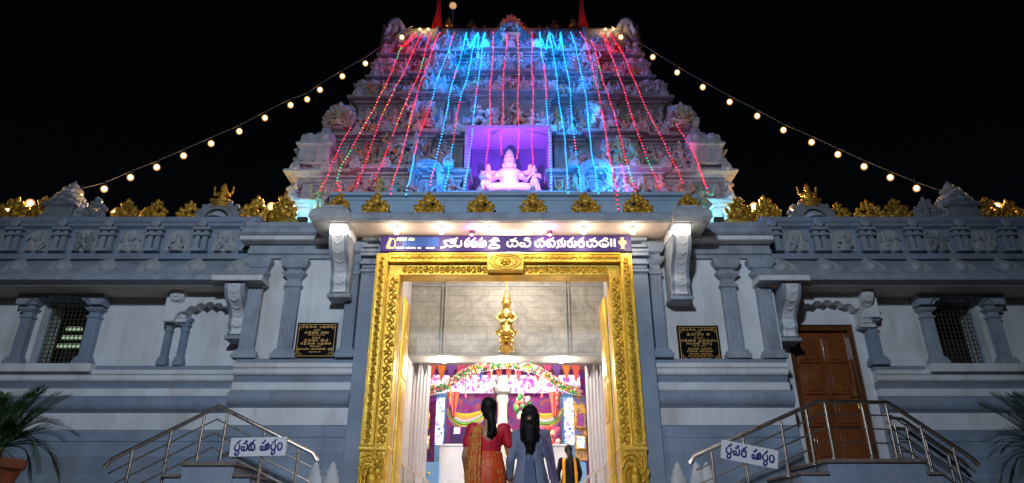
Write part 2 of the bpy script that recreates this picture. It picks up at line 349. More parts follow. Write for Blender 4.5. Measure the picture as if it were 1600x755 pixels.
FIG = [painted('figure_paint_grey', [(.42,.43,.45),(.15,.155,.18),(.6,.6,.6),(.26,.25,.25)], (.35,.36,.39)),
       painted('figure_paint_stone', [(.48,.44,.40),(.17,.18,.21),(.62,.60,.56),(.34,.22,.17)], (.4,.38,.36)),
       painted('figure_paint_red', [(.42,.10,.08),(.36,.34,.33),(.5,.2,.12),(.42,.3,.1)], (.4,.2,.16)),
       painted('figure_paint_green', [(.12,.30,.16),(.36,.38,.34),(.42,.36,.1),(.2,.35,.28)], (.25,.35,.26)),
       painted('figure_paint_ochre', [(.50,.34,.08),(.36,.3,.22),(.42,.14,.06),(.5,.45,.34)], (.45,.34,.15)),
       painted('figure_paint_pink', [(.55,.26,.28),(.45,.42,.42),(.4,.14,.2),(.5,.42,.3)], (.5,.32,.33)),
       painted('figure_paint_blue', [(.14,.24,.42),(.36,.38,.42),(.2,.34,.46),(.45,.44,.44)], (.25,.32,.42))]
FW = [0,0,0,0,1,1,1,6,6,2,3,4,5,5]
deity_white = mat('white_marble_deity', (.80,.78,.80), .4, var=.08, vscale=6)

# ------------------------------------------------------------------ setting
struct('ground', MB().box(-60, 60, -60, 60, -.3, 0), concrete)
FZ = 1.65
b = MB().box(-14, -2.45, 6.8, 24, 0.004, FZ).box(2.45, 14, 6.8, 24, .004, FZ).box(-2.45, 2.45, 8.2, 24, .004, FZ)
struct('terrace', b, granite)
b = MB()
for k in range(11): b.box(-2.44, 2.44, 4.6 + k*.32, 8.19, .004 + (k and k*.15 - .001), .15*(k+1))
struct('entrance_steps', b, granite)

# ------------------------------------------------------------------ sculpture prototypes (unit height, facing -y)
def proto_standing(arms='bless'):
    m = MB()
    m.lathe((0,0,0), [(.15,0),(.16,.03),(.12,.05),(.13,.07)], 12)
    for s in (-1, 1):
        m.cap((s*.055,-.01,.09), (s*.06,0,.28), .035, .05); m.cap((s*.06,0,.28), (s*.05,0,.48), .05, .075)
        m.sphere((s*.055,-.05,.075), (.03,.06,.025))
        m.cap((s*.06,0,.68), (s*.16,.0,.63), .05, .04)
    m.cap((0,0,.5), (0,0,.68), .08, .085); m.sphere((0,-.01,.66), (.11,.075,.06)); m.sphere((0,0,.49), (.12,.09,.05))
    m.cap((0,0,.7), (0,-.005,.78), .04, .04); m.sphere((0,-.01,.81), (.058,.062,.07)); m.sphere((0,-.075,.805), (.012,.015,.02))
    m.lathe((0,0,.85), [(.062,0),(.07,.02),(.05,.04),(.055,.06),(.035,.09),(.038,.1),(.015,.13),(.0,.15)], 12)
    for s in (-1, 1): m.sphere((s*.066,0,.80), (.018,.02,.035))
    if arms == 'bless':
        m.cap((.16,0,.63), (.19,-.07,.52), .036, .03); m.cap((.19,-.07,.52), (.17,-.14,.64), .03, .025); m.sphere((.17,-.15,.67), (.03,.015,.04))
        m.cap((-.16,0,.63), (-.22,-.03,.5), .036, .03); m.cap((-.22,-.03,.5), (-.12,-.08,.46), .03, .025)
        for s in (-1, 1):
            m.cap((s*.12,.03,.65), (s*.24,.02,.68), .03, .025); m.cap((s*.24,.02,.68), (s*.25,0,.82), .025, .02); m.sphere((s*.25,0,.86), (.03,.02,.045))
    elif arms == 'raised':
        m.cap((.16,0,.63), (.26,-.02,.7), .036, .03); m.cap((.26,-.02,.7), (.2,-.04,.86), .03, .025); m.sphere((.2,-.04,.89), .03)
        m.cap((-.16,0,.63), (-.24,-.03,.53), .036, .03); m.cap((-.24,-.03,.53), (-.3,-.06,.42), .03, .022); m.cap((-.3,-.07,.1), (-.3,-.07,.75), .016, .016)
    else:
        for s in (-1, 1):
            m.cap((s*.16,0,.63), (s*.19,-.06,.52), .036, .03); m.cap((s*.19,-.06,.52), (s*.02,-.14,.62), .03, .025)
        m.sphere((0,-.15,.65), (.03,.025,.05))
    for s in (-1, 1): m.cap((s*.1,.02,.42), (s*.15,.03,.12), .035, .05)
    return blob(m, .0125, FIG[0], 1, 'stucco_figure')
def proto_seated():
    m = MB(); m.lathe((0,0,0), [(.3,0),(.33,.05),(.26,.09),(.32,.14),(.3,.17)], 16, sy=.7)
    for s in (-1, 1):
        m.cap((s*.09,0,.25), (s*.29,-.14,.24), .1, .075); m.cap((s*.29,-.14,.24), (s*.02,-.2,.22), .07, .05)
        m.cap((s*.13,0,.58), (s*.24,-.02,.47), .065, .055); m.cap((s*.24,-.02,.47), (s*.2,-.18,.42 if s < 0 else .56), .05, .04)
        m.sphere((s*.2,-.2,.42 if s < 0 else .61), (.045,.03,.05))
        m.cap((s*.14,.04,.58), (s*.31,.02,.58), .045, .04); m.cap((s*.31,.02,.58), (s*.33,0,.76), .04, .03); m.sphere((s*.33,0,.81), (.045,.025,.06))
        m.sphere((s*.1,0,.72), (.025,.03,.05))
    m.cap((0,0,.28), (0,0,.54), .13, .125); m.sphere((0,-.02,.54), (.17,.11,.09)); m.cap((0,0,.6), (0,0,.7), .055, .05)
    m.sphere((0,-.02,.735), (.09,.095,.1)); m.sphere((0,-.12,.725), (.02,.022,.03))
    m.lathe((0,0,.79), [(.1,0),(.11,.03),(.07,.06),(.08,.085),(.045,.12),(.05,.14),(.015,.19),(0,.21)], 14)
    return blob(m, .016, FIG[0], 1, 'seated_figure')
def proto_lion():
    m = MB()
    m.cap((0,.18,.38), (0,-.1,.46), .2, .19); m.sphere((0,-.2,.66), (.2,.19,.2)); m.sphere((0,-.36,.6), (.12,.12,.09)); m.sphere((0,-.1,.72), (.26,.14,.26))
    for s in (-1, 1):
        m.cap((s*.14,-.16,.42), (s*.15,-.22,.06), .085, .06); m.sphere((s*.15,-.27,.05), (.075,.1,.05))
        m.cap((s*.15,.2,.34), (s*.2,.1,.12), .12, .08); m.sphere((s*.19,.02,.05), (.08,.13,.05))
        m.sphere((s*.09,-.36,.71), .045); m.cap((s*.16,-.14,.86), (s*.19,-.12,.97), .05, .02)
    m.cap((0,-.43,.56), (0,-.46,.5), .05, .03); m.cap((0,.35,.4), (.05,.4,.8), .05, .06)
    return blob(m, .018, FIG[0], 1, 'lion_figure')
def proto_dancer():
    m = MB(); m.lathe((0,0,0), [(.17,0),(.18,.035),(.13,.06)], 12)
    m.cap((-.07,0,.07), (-.13,-.05,.28), .035, .055); m.cap((-.13,-.05,.28), (-.03,0,.48), .055, .08)
    m.cap((.05,-.08,.12), (.2,-.08,.3), .035, .05); m.cap((.2,-.08,.3), (.05,0,.48), .055, .08)
    m.cap((.0,0,.48), (.03,0,.66), .075, .08); m.sphere((.01,0,.48), (.12,.09,.06)); m.sphere((.03,-.02,.66), (.12,.085,.055))
    m.cap((.03,0,.7), (.02,0,.77), .037, .037); m.sphere((0,-.01,.81), (.06,.065,.072)); m.sphere((-.01,.05,.87), (.06,.06,.05)); m.cap((0,.02,.88), (0,.02,.97), .045, .015)
    m.cap((.14,0,.66), (.27,-.02,.6), .035, .03); m.cap((.27,-.02,.6), (.3,-.06,.76), .03, .022); m.sphere((.3,-.07,.79), (.02,.02,.035))
    m.cap((-.09,0,.66), (-.22,-.02,.72), .035, .03); m.cap((-.22,-.02,.72), (-.12,-.05,.9), .03, .022); m.sphere((-.11,-.05,.93), (.03,.02,.03))
    m.cap((.12,.03,.45), (.24,.04,.15), .04, .06)
    return blob(m, .0125, FIG[0], 1, 'dancing_figure')
def proto_gana():
    m = MB()
    for s in (-1, 1):
        m.cap((s*.13,-.02,.06), (s*.18,-.06,.25), .06, .09); m.cap((s*.18,-.06,.25), (s*.08,0,.36), .1, .11)
        m.cap((s*.2,0,.6), (s*.34,-.04,.68), .075, .06); m.cap((s*.34,-.04,.68), (s*.27,-.03,.9), .06, .05); m.sphere((s*.27,-.03,.95), (.06,.05,.05)); m.sphere((s*.15,0,.76), (.04,.03,.06))
        m.sphere((s*.13,-.1,.04), (.06,.1,.04))
    m.sphere((0,-.04,.46), (.22,.2,.18)); m.sphere((0,0,.6), (.19,.14,.1)); m.sphere((0,-.03,.76), (.13,.13,.13)); m.sphere((0,-.16,.74), (.035,.03,.035)); m.sphere((0,.02,.88), (.1,.1,.06))
    return blob(m, .018, FIG[0], 1, 'dwarf_figure')
P_ST = proto_standing('bless'); P_RA = proto_standing('raised'); P_PR = proto_standing('pray')
P_SE = proto_seated(); P_LI = proto_lion(); P_DA = proto_dancer(); P_GA = proto_gana()
def fig(me, parent, x, y, z, h, m=None, rz=0, name='statue'):
    off = ORG.get(parent, Vector((0,0,0)))
    o = put(name, me, parent, Vector((x, y, z)) - off, rz, h)
    s = o.material_slots[0]; s.link = 'OBJECT'; s.material = m or FIG[rnd.choice(FW)]
    return o
def proto_crest(seed):                       # fan-shaped stucco crest: scrolls round a small crowned figure, base at z 0
    r_ = random.Random(seed); J = lambda a: r_.uniform(-a, a)
    m = MB(); m.rect(-.3, .3, -.08, .08, [(.03,0),(.04,.05),(-.02,.08)])
    for s in (-1, 1):
        for c, r in (((.29,.12),.085), ((.33,.24),.06), ((.2,.22),.09), ((.24,.35),.07), ((.13,.38),.075), ((.13,.12),.09), ((.1,.52),.05)):
            c = (c[0] + J(.022), c[1] + J(.025)); r *= 1 + J(.16)
            pts = [(s*(c[0] + r*(1 - k/26)*math.cos(k*.42 + 1)), -.06 - .003*k, c[1] + r*(1 - k/26)*math.sin(k*.42 + 1)) for k in range(22)]
            m.tube(pts, .024, 6); m.sphere((s*c[0], -.05, c[1]), (r*.85, .05, r*.85)); m.sphere((s*c[0], -.1, c[1]), r*.36)
    m.sphere((J(.02),-.06,.2), (.12,.1,.12)); m.sphere((0,-.12,.24), (.08,.07,.075)); m.sphere((0,-.19,.22), .025)
    for s in (-1, 1): m.sphere((s*.04,-.18,.27), .022)
    m.sphere((0,-.04,.42), (.11,.07,.1)); m.sphere((0,-.06,.55), (.06,.055,.065)); m.lathe((0,-.05,.6), [(.055,0),(.06,.02),(.035,.05),(.015,.09),(0,.1)], 10)
    return blob(m, .014, gold_old, 1, 'crest')
CRESTS = [proto_crest(i) for i in range(5)]; P_CREST = CRESTS[0]
def kalasha_prof(h):
    return [(r*h, z*h) for r, z in ((.0,0),(.2,0),(.22,.05),(.12,.09),(.11,.13),(.24,.2),(.30,.3),(.28,.4),(.16,.5),(.12,.55),(.17,.58),(.1,.63),(.14,.7),(.12,.78),(.05,.86),(.03,.95),(0,1))]

# ------------------------------------------------------------------ tower (gopuram)
TX = 0.0
tower = thing('temple_tower', 'tall stepped temple gateway tower covered in stucco figures and hung with coloured lights', 'tower', (0, 12.5, 6.6))
def corn(z0, z1, d):                     # rolled cornice between z0 and z1 projecting d
    h = z1 - z0
    return [(0, z0), (d*.35, z0 + .05*h), (d*.4, z0 + .2*h), (d*.95, z0 + .3*h), (d, z0 + .42*h), (d*.9, z0 + .62*h), (d*.6, z0 + .8*h), (d*.3, z0 + .9*h), (d*.34, z1), (0, z1)]
TIERS = [(11.95, 4.30, 6.55, 7.48, 7.72, .22, pale), (12.0, 4.34, 7.72, 8.16, 8.40, .22, pale), (12.45, 3.95, 8.40, 9.32, 9.56, .2, stone_grey), (12.9, 3.5, 9.56, 10.62, 10.86, .22, stone_grey),
         (13.2, 3.24, 10.86, 11.44, 11.66, .2, stone_grey), (13.5, 3.10, 11.66, 12.34, 12.58, .2, stone_grey)]
YB = 16.2
tier_o = []
for k, (yf, hw, z0, z1, z2, d, m_) in enumerate(TIERS):
    mb = MB(); body = [(.06, z0), (.06, z0 + .07), (.02, z0 + .1), (0, z0 + .12), (0, z1 - .1), (.05, z1 - .06), (.03, z1)] + [(o + .02, z) for o, z in corn(z1, z2, d)]
    if k in (1, 2):                      # the big niche opens through these two
        mb.rect(-hw, -1.03, yf, YB - (yf - 12), body).rect(.93, hw, yf, YB - (yf - 12), body); mb.rect(-1.5, 1.4, 12.85, 15, [(0, z0 + .002), (0, z2 - .002)])
    else: mb.rect(-hw, hw, yf, YB - (yf - 12), body)
    for cx, wd, pr in ((0, hw*.26, .26), (-hw*.56, hw*.13, .16), (hw*.56, hw*.13, .16)):
        if k in (1, 2) and cx == 0: continue
        mb.rect(cx - wd, cx + wd, yf - pr, yf + .3, [(.05, z0 + .001), (.05, z0 + .06), (0, z0 + .1), (0, z1 - .08), (.04, z1 - .05), (.02, z1 - .005)] + [(o + .015, z - .006) for o, z in corn(z1, z2, d*.9)])
    tier_o.append(part('tier', mb, m_, tower, 30))
    t = tier_o[-1]
    # engaged little pilasters along the face
    pl = MB().box(-.035, .035, -.05, .02, z0 + .13, z1 - .1).box(-.055, .055, -.07, .02, z1 - .16, z1 - .11).box(-.05, .05, -.065, .02, z0 + .122, z0 + .17)
    pm = pl.mesh('face_pilaster', [grey], (0, 0, 6.6), 30); n = int(hw*2/.36)
    for i in range(n + 1):
        x = -hw + .06 + i*(2*hw - .12)/n
        if abs(x) < hw*.3 or abs(abs(x) - hw*.56) < hw*.16 or (k in (1, 2) and abs(x) < 1.15): continue
        put('face_pilaster', pm, t, (x, yf - 12.5, 0))
    gb = MB(); zc = (z1 + z2)/2 + .02; pts = [(.11*math.cos(a)*(1 - .25*max(0, math.sin(a))), zc + .15*math.sin(a)) for a in [R(q) for q in range(-30, 211, 24)]]
    gb.prism(pts, 'y', -.03, .12); gb.sphere((0, -.03, zc + .01), (.05, .03, .055), 8, 6); gb.sphere((0, 0, zc + .17), .03, 8, 6)
    gm = gb.mesh('cornice_gable', [pale if k % 2 else grey], (0, 0, 6.6), 40); n = max(5, int(hw*2/.62))
    for i in range(n + 1):
        x = -hw + i*2*hw/n; y = yf - d - .015
        if k < 3 and abs(x) < 1.12: continue
        if abs(x) < hw*.3: y -= .24
        elif abs(abs(x) - hw*.56) < hw*.16: y -= .14
        put('cornice_gable', gm, t, (x, y - 12.5, 0))
def mini_shrine(cx, y, z, wd, h, m1, parent, kind='dome'):
    mb = MB(); d = wd*.8
    mb.rect(cx - wd/2, cx + wd/2, y - d/2, y + d/2, [(.03,z),(.03,z+.05),(0,z+.07),(0,z+h*.42),(.02,z+h*.44)] + [(o, q) for o, q in corn(z + h*.44, z + h*.58, .07)])
    for s in (-1, 0, 1): mb.box(cx + s*wd*.36 - .025, cx + s*wd*.36 + .025, y - d/2 - .03, y, z + .071, z + h*.42)
    zt = z + h*.58
    if kind == 'dome': mb.lathe((cx, y, zt), [(wd*.3,0),(wd*.3,h*.05),(wd*.46,h*.09),(wd*.5,h*.14),(wd*.42,h*.24),(wd*.2,h*.31),(.05,h*.34),(.07,h*.37),(.02,h*.42),(0,h*.43)], 12)
    else:
        pts = [(y + d*.5*math.cos(a)*1.05, zt + h*.3*max(0, math.sin(a))**.8 + .0) for a in [R(q) for q in range(0, 181, 18)]]
        mb.prism(pts, 'x', cx - wd*.5, cx + wd*.5)
        for s in (-1, 0, 1): mb.lathe((cx + s*wd*.3, y, zt + h*.28), [(.03,0),(.05,.04),(.02,.07),(0,.13)], 8)
    for a in (-.25, .25) if kind != 'dome' else (0,): mb.sphere((cx + a*wd, y - d*.5, zt + h*.12), (wd*.16, .04, h*.1), 10, 6)
    return part('mini_shrine', mb, m1, parent, 35)
# mini shrines and figures standing on every ledge
for k in range(1, 6):
    yf, hw, z0, z1, z2, d, m_ = TIERS[k]; t = tier_o[k]; py, phw = TIERS[k-1][0], TIERS[k-1][1]
    hgt = (z1 - z0)
    for s in (-1, 1):
        if k > 1:
            mini_shrine(s*(phw - .16), (yf + py)/2 + .02, z0 + .004, .5, hgt*(1.0 if k != 3 else .92), pale, t, 'barrel')
            mini_shrine(s*hw*.56, yf - .30, z0 + .004, .56 if k < 4 else .44, hgt*.98, grey, t, 'barrel')
    if k == 1: continue
    step = .27 if k < 4 else .25
    n = int((phw*2 - .9)/step)
    for i in range(n + 1):
        x = -phw + .45 + i*(2*phw - .9)/n + rnd.uniform(-.06, .06)
        if k == 2 and abs(x + .05) < 1.2: continue
        if abs(x) < hw*.27: y = yf - .42
        elif abs(abs(x) - hw*.56) < .3: y = yf - .62 if k < 4 else yf - .52
        else: y = yf - .2
        me = rnd.choice([P_ST, P_ST, P_RA, P_PR, P_DA, P_SE, P_GA, P_LI])
        sc = {P_SE.name: .62, P_GA.name: .62, P_LI.name: .6}.get(me.name, .92)*hgt*rnd.uniform(.86, 1.06)
        fig(me, t, x, y, z0 + .005, min(sc, .86), rz=rnd.uniform(-.3, .3))
for k in range(0, 6):
    yf, hw, z0, z1, z2, d, m_ = TIERS[k]; t = tier_o[k]
    if k > 0:
        n = int(hw*2/.23)
        for i in range(n + 1):           # small figures seated along the cornice
            x = -hw + .1 + i*(2*hw - .2)/n
            if k < 3 and abs(x + .05) < 1.15: continue
            fig(rnd.choice([P_SE, P_GA, P_GA, P_LI, P_SE]), t, x + rnd.uniform(-.05, .05), yf - .07 - (.2 if abs(x) < hw*.26 else 0), z2 - .03, rnd.uniform(.26, .36), FIG[rnd.choice([0,0,1,1,0,6,2,4,5])], rnd.uniform(-.5, .5), 'small_statue')
    for sd in (-1, 1):                   # figures breaking the outline at the corners
        for q in range(3):
            if k: fig(rnd.choice([P_ST, P_DA, P_RA, P_LI, P_GA]), t, sd*(hw + .10), yf + .25 + q*.55, z0 + .01, rnd.uniform(.5, .62)*min(1, (z2 - z0)/.9), FIG[rnd.choice([0,1,0])], sd*rnd.uniform(.3, .9))
            fig(rnd.choice([P_GA, P_SE, P_LI]), t, sd*(hw + .02), yf - .05 + q*.5, z2 - .01, rnd.uniform(.28, .4), FIG[rnd.choice([0,1])], sd*rnd.uniform(.2, .9), 'small_statue')
# lower front row standing on the beam over the canopy
for i, x in enumerate([-3.72,-3.36,-3.02,-2.62,-2.3,-1.98,-1.36,-1.2,1.12,1.28,1.95,2.25,2.62,2.98,3.36,3.70]):
    me = [P_ST,P_RA,P_PR,P_DA,P_ST,P_PR,P_RA,P_DA][i % 8]
    m_ = FIG[[3,1,2,4,3,5,6,2,2,3,1,5,3,5,4,3][i]]
    fig(me, tier_o[1], x, 11.68, 7.16 if abs(x) < 3.1 else 7.1, .98 if abs(x) < 3.2 else .9, m_, rnd.uniform(-.2, .2))
for i in range(20):
    x = -3.9 + i*7.8/19
    if abs(x + .05) < 1.2: continue
    me = rnd.choice([P_SE, P_GA, P_LI, P_SE, P_DA]); fig(me, tier_o[2], x, 11.95, 8.30, .5*rnd.uniform(.9, 1.1), FIG[rnd.choice([0,1,2,3,4,5,1,0])], rnd.uniform(-.3, .3))
for s in (-1, 1):
    mini_shrine(s*4.0, 12.02, 8.404, .62, .92, pale, tier_o[1], 'barrel')
    o = put('crest_relief', P_CREST, tier_o[2], Vector((s*3.72, 12.28, 9.56)) - ORG[tower], 0, (.95, .95, 1.0)); o.material_slots[0].link = 'OBJECT'; o.material_slots[0].material = FIG[1]
    fig(P_SE, tier_o[2], s*3.72, 12.15, 9.57, .42, FIG[4])
# little arched shrines either side of the big niche
for s in (-1, 1):
    mb = MB(); cx = s*1.68; y = 11.72
    mb.box(cx - .33, cx - .22, y - .1, y + .3, 7.1, 8.12); mb.box(cx + .22, cx + .33, y - .1, y + .3, 7.1, 8.12); mb.box(cx - .219, cx + .219, y + .18, y + .28, 7.1, 8.1)
    for k in range(3):
        r0 = .36 - k*.05
        pts = [(cx + r0*math.cos(R(a)), 8.1 + r0*.85*math.sin(R(a))) for a in range(0, 181, 15)] + [(cx - r0 + .06, 8.1)] + [(cx - (r0-.06)*math.cos(R(a)), 8.1 + (r0-.06)*.85*math.sin(R(a))) for a in range(15, 166, 15)] + [(cx + r0 - .06, 8.1)]
        mb.prism(pts, 'y', y - .16 + k*.05, y + .2)
    part('arched_shrine', mb, blue, tier_o[1], 30)
    fig(P_ST, tier_o[1], cx, y - .0, 7.16, .8, FIG[6])
# barrel roof with end masks
mb = MB(); pts = []
for a in range(0, 181, 12):
    pts.append((14.45 - 1.0*math.cos(R(a)), 12.58 + 1.34*math.sin(R(a))**.7))
mb.prism(pts, 'x', -2.85, 2.85)
for x in (-1.9, -.95, .95, 1.9):
    mb.prism([(14.45 - 1.05*math.cos(R(a)), 12.58 + 1.38*math.sin(R(a))**.7) for a in range(0, 181, 12)], 'x', x - .04, x + .04)
mb.box(-2.9, 2.9, 14.2, 14.65, 13.88, 13.99)
roof = part('barrel_roof', mb, stone_grey, tower, 30)
for i in range(17):
    x = -2.55 + i*5.1/16
    fig(rnd.choice([P_SE, P_ST, P_PR, P_DA, P_RA]), roof, x, 13.45, 12.58, rnd.uniform(.55, .8), FIG[rnd.choice([0,1,2,2,6,6,0])], rnd.uniform(-.3, .3))
mb = MB(); pts = [(0 + .5*math.cos(R(a))*(1 - .1*max(0, math.sin(R(a)))), 12.6 + .78*math.sin(R(a))) for a in range(-10, 191, 12)]
mb.prism(pts, 'y', 13.25, 13.7); part('central_gable', mb, stone_grey, roof, 30)
fig(P_SE, roof, 0, 13.1, 12.64, .7, FIG[2])
def end_mask(s):                         # hooded lion-mask volute closing each end of the barrel roof
    m = MB()
    pts = curve_pts([(.05,0,-.05),(-.02,0,.3),(-.04,0,.7),(.03,0,1.0),(.25,0,1.12),(.48,0,.96),(.62,0,.66)], 5)
    m.tube(pts, [.26 - .004*i for i in range(len(pts))], 12)
    m.cap((.15,0,.1), (.45,0,.5), .34, .3); m.cap((.12,0,.4), (.22,0,.9), .26, .2); m.cap((-.1,-.12,.78), (-.1,-.16,.6), .12, .11); m.sphere((-.14,-.2,.86), .075); m.sphere((.06,-.26,.86), .075)
    m.sphere((-.02,-.26,.72), (.1,.08,.07)); m.cap((-.1,-.24,.55), (.06,-.26,.55), .05, .05); m.sphere((.0,0,.1), (.36,.38,.16))
    for k in range(8): m.sphere((-.27 + .01*k, 0, .1 + .13*k), (.05,.16,.055))
    me = blob(m, .026, stone_grey, 1, 'end_mask')
    return put('end_mask', me, roof, Vector((s*3.16, 13.75, 12.58)) - ORG[tower], 0, (-s*.66, .9, 1.06))
end_mask(-1); end_mask(1)
# niche
NX, NY = -.05, 11.86
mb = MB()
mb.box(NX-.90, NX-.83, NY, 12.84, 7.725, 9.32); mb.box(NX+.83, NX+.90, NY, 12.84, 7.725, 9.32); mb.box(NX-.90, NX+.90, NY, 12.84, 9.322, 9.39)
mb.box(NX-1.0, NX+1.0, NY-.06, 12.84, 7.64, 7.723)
niche = part('niche', mb, mat('niche_lit_lilac', (.48,.36,.70), .7, var=.1), tier_o[1], 30)  # violet light on the niche sides is put into their colour
mb = MB()
part('niche_back', MB().box(NX-.83, NX+.83, 12.70, 12.84, 7.725, 9.32), mat('niche_shaded_indigo', (.13,.09,.34), .7, var=.15), niche)  # darker back wall: the statue's shadow put into its colour
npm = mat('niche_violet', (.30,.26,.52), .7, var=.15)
part('niche_cornice', MB().box(NX-1.04, NX+1.04, NY + .25, 12.9, 9.395, 9.556), pale, niche, 30, .01)
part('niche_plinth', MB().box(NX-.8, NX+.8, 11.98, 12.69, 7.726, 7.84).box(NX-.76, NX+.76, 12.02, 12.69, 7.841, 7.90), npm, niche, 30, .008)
def crowd_deity():
    m = MB()
    m.sphere((0,0,.1), (.42,.25,.12)); m.cap((0,0,.12), (0,0,.5), .28, .2); m.sphere((0,-.05,.55), (.28,.18,.14))
    for s in (-1, 1):
        m.cap((s*.1,-.05,.2), (s*.42,-.2,.16), .14, .1); m.cap((s*.42,-.2,.16), (s*.05,-.28,.14), .1, .08)
        m.cap((s*.24,0,.56), (s*.38,-.06,.4), .09, .07); m.cap((s*.38,-.06,.4), (s*.28,-.24,.42), .07, .055)
        m.cap((s*.26,.05,.58), (s*.46,.02,.62), .07, .055); m.sphere((s*.48,0,.72), (.06,.05,.09)); m.sphere((s*.13,-.02,.76), (.04,.04,.07))
    m.cap((0,0,.62), (0,0,.72), .09, .08); m.sphere((0,-.03,.78), (.13,.13,.14)); m.sphere((0,-.17,.77), (.025,.03,.035))
    m.lathe((0,0,.86), [(.14,0),(.15,.05),(.1,.09),(.12,.13),(.08,.2),(.085,.23),(.03,.3),(0,.34)], 14)
    for k in range(9): m.sphere((.2*math.cos(R(200 + k*17.5)), -.14, .62 + .14*math.sin(R(200 + k*17.5))), .03)
    return blob(m, .018, deity_white, 2, 'deity')
me = crowd_deity()
o = put('deity_statue', me, None, (NX + .02, 12.30, 7.902), 0, (.92, .85, 1.0)); tag(o, 'white crowned seated deity statue glowing in the purple tower niche', 'statue')
for (dx, lab, me, h, rz) in ((-.42, 'small white crouching lion statue left of the seated deity in the niche', P_LI, .56, .3), (.46, 'small white praying attendant statue right of the seated deity in the niche', P_PR, .74, -.3)):
    o = put('attendant_statue', me, None, (NX + dx + (.08 if dx > 0 else -.06), 12.2, 7.902), rz, h); o.material_slots[0].link = 'OBJECT'; o.material_slots[0].material = deity_white; tag(o, lab, 'statue', 'attendants in the tower niche')
nl = thing('niche_lamp', 'slim violet floodlight at the foot of the purple tower niche', 'lamp', (NX, 11.84, 7.724))
part('housing', MB().box(NX-.2, NX+.2, 11.815, 11.86, 7.727, 7.75), black_cable, nl); part('lens', MB().box(NX-.18, NX+.18, 11.82, 11.855, 7.752, 7.756), mat('lit_violet', (.7,.3,1), emit=6), nl)
point('niche_light', (NX - .04, 11.45, 8.20), 150, (.50,.10,1), .02, nl, 125, (NX, 12.6, 8.85), .3); point('niche_white', (NX + .15, 11.85, 8.05), 6, (1,.78,.95), .03, nl, 46, (NX, 12.3, 8.3))

# ------------------------------------------------------------------ gateway block with canopy
gate = thing('temple_gateway', 'blue and white entrance block of the temple with a deep canopy over the main door', 'building', (0, 11, FZ))
GL, GR = -4.55, 4.55
DL0, DL1, DR0, DR1 = -2.30, -1.885, 1.675, 2.07      # gilt jambs
part('wall', MB().box(GL, -2.42, 11.0, 12.0, FZ, 6.31).box(2.2, GR, 11.0, 12.0, FZ, 6.31).box(-2.42, 2.2, 11.02, 12.0, 6.32, 6.6).box(GL + .01, GR - .01, 11.01, 12.0, 6.6, 6.66), white, gate)
def plinth(parent, x0, x1, y, dz=0, zb=FZ, ends=(True, True)):
    W = MB(); B = MB()
    def run(mb, prof): mb.prism([(y + .02, prof[0][1])] + [(y - o, z) for o, z in prof] + [(y + .02, prof[-1][1])], 'x', x0, x1)
    run(B, [(.13, 4.12), (.13, 4.17), (.10, 4.2)])
    run(W, [(.13, 3.92), (.16, 3.95), (.16, 4.02), (.19, 4.04), (.19, 4.09), (.16, 4.118)])
    run(B, [(.06, 3.81), (.08, 3.86), (.11, 3.915)])
    run(W, [(.12, 3.68), (.12, 3.805)])
    run(B, [(.16, 3.40)] + [(.15 + .10*math.cos(R(a)), 3.535 + .12*math.sin(R(a))) for a in range(-80, 81, 16)] + [(.14, 3.676)])
    run(W, [(.14, 3.12), (.14, 3.396)])
    run(B, [(.2, zb), (.2, 2.38), (.18, 2.4), (.18, 2.68), (.19, 2.70), (.17, 2.72), (.17, 2.93), (.19, 2.94), (.17, 2.96), (.17, 3.09), (.15, 3.115)])
    part('plinth_band', W, white, parent, 30, .006); part('plinth_moulding', B, blue, parent, 30, .006)
plinth(gate, -4.52, -2.57, 11.0); plinth(gate, 2.36, 4.52, 11.0)
def pilaster(parent, x, y, zb=4.2, zt=5.98, hw=.125, m_=None, dp=.10, name='pilaster'):
    mb = MB(); k = (zt - zb)
    S = [(.08, 0), (.08, .07), (.05, .10), (.05, .13), (.02, .15), (0, .17), (0, k*.70), (.03, k*.705), (.03, k*.73), (0, k*.735), (-.01, k*.79), (.02, k*.8), (.075, k*.835), (.075, k*.855), (.02, k*.86), (.0, k*.885), (.06, k*.90), (.11, k*.95), (.11, k*.985), (.07, k)]
    q_ = min(1, hw/.11); S = [(o*q_, z) for o, z in S]
    mb.loft([[(x - hw - o, y - dp - o*.8, zb + z), (x + hw + o, y - dp - o*.8, zb + z), (x + hw + o, y + .02, zb + z), (x - hw - o, y + .02, zb + z)] for o, z in S])
    for s in (-1, 0, 1): mb.box(x + s*hw*.6 - .14*hw, x + s*hw*.6 + .14*hw, y - dp - .014, y - dp + .01, zb + .19, zb + k*.69)
    return part(name, mb, m_ or grey, parent, 30, .006)
for x in (-4.40, -3.76, 3.76, 4.36): pilaster(gate, x, 11.0)
for x, w_ in ((-2.72, .07), (2.50, .07)): pilaster(gate, x, 11.0, 4.2, 6.28, .10, blue, .16)
for x0, x1 in ((-2.56, -2.31), (2.08, 2.35)):
    mb = MB().box(x0, x1, 10.74, 11.02, FZ, 5.62)
    for i, (o, z) in enumerate([(.0,5.62),(.03,5.66),(.0,5.74),(.04,5.80),(.0,5.86),(.06,5.95),(.06,6.02),(.0,6.04),(.03,6.12),(.05,6.24)]):
        mb.box(x0 - o*.6, x1 + o*.6, 10.74 - o, 11.02, z, z + (.06 if i < 9 else .065))
    part('door_pier', mb, blue, gate, 30, .008)
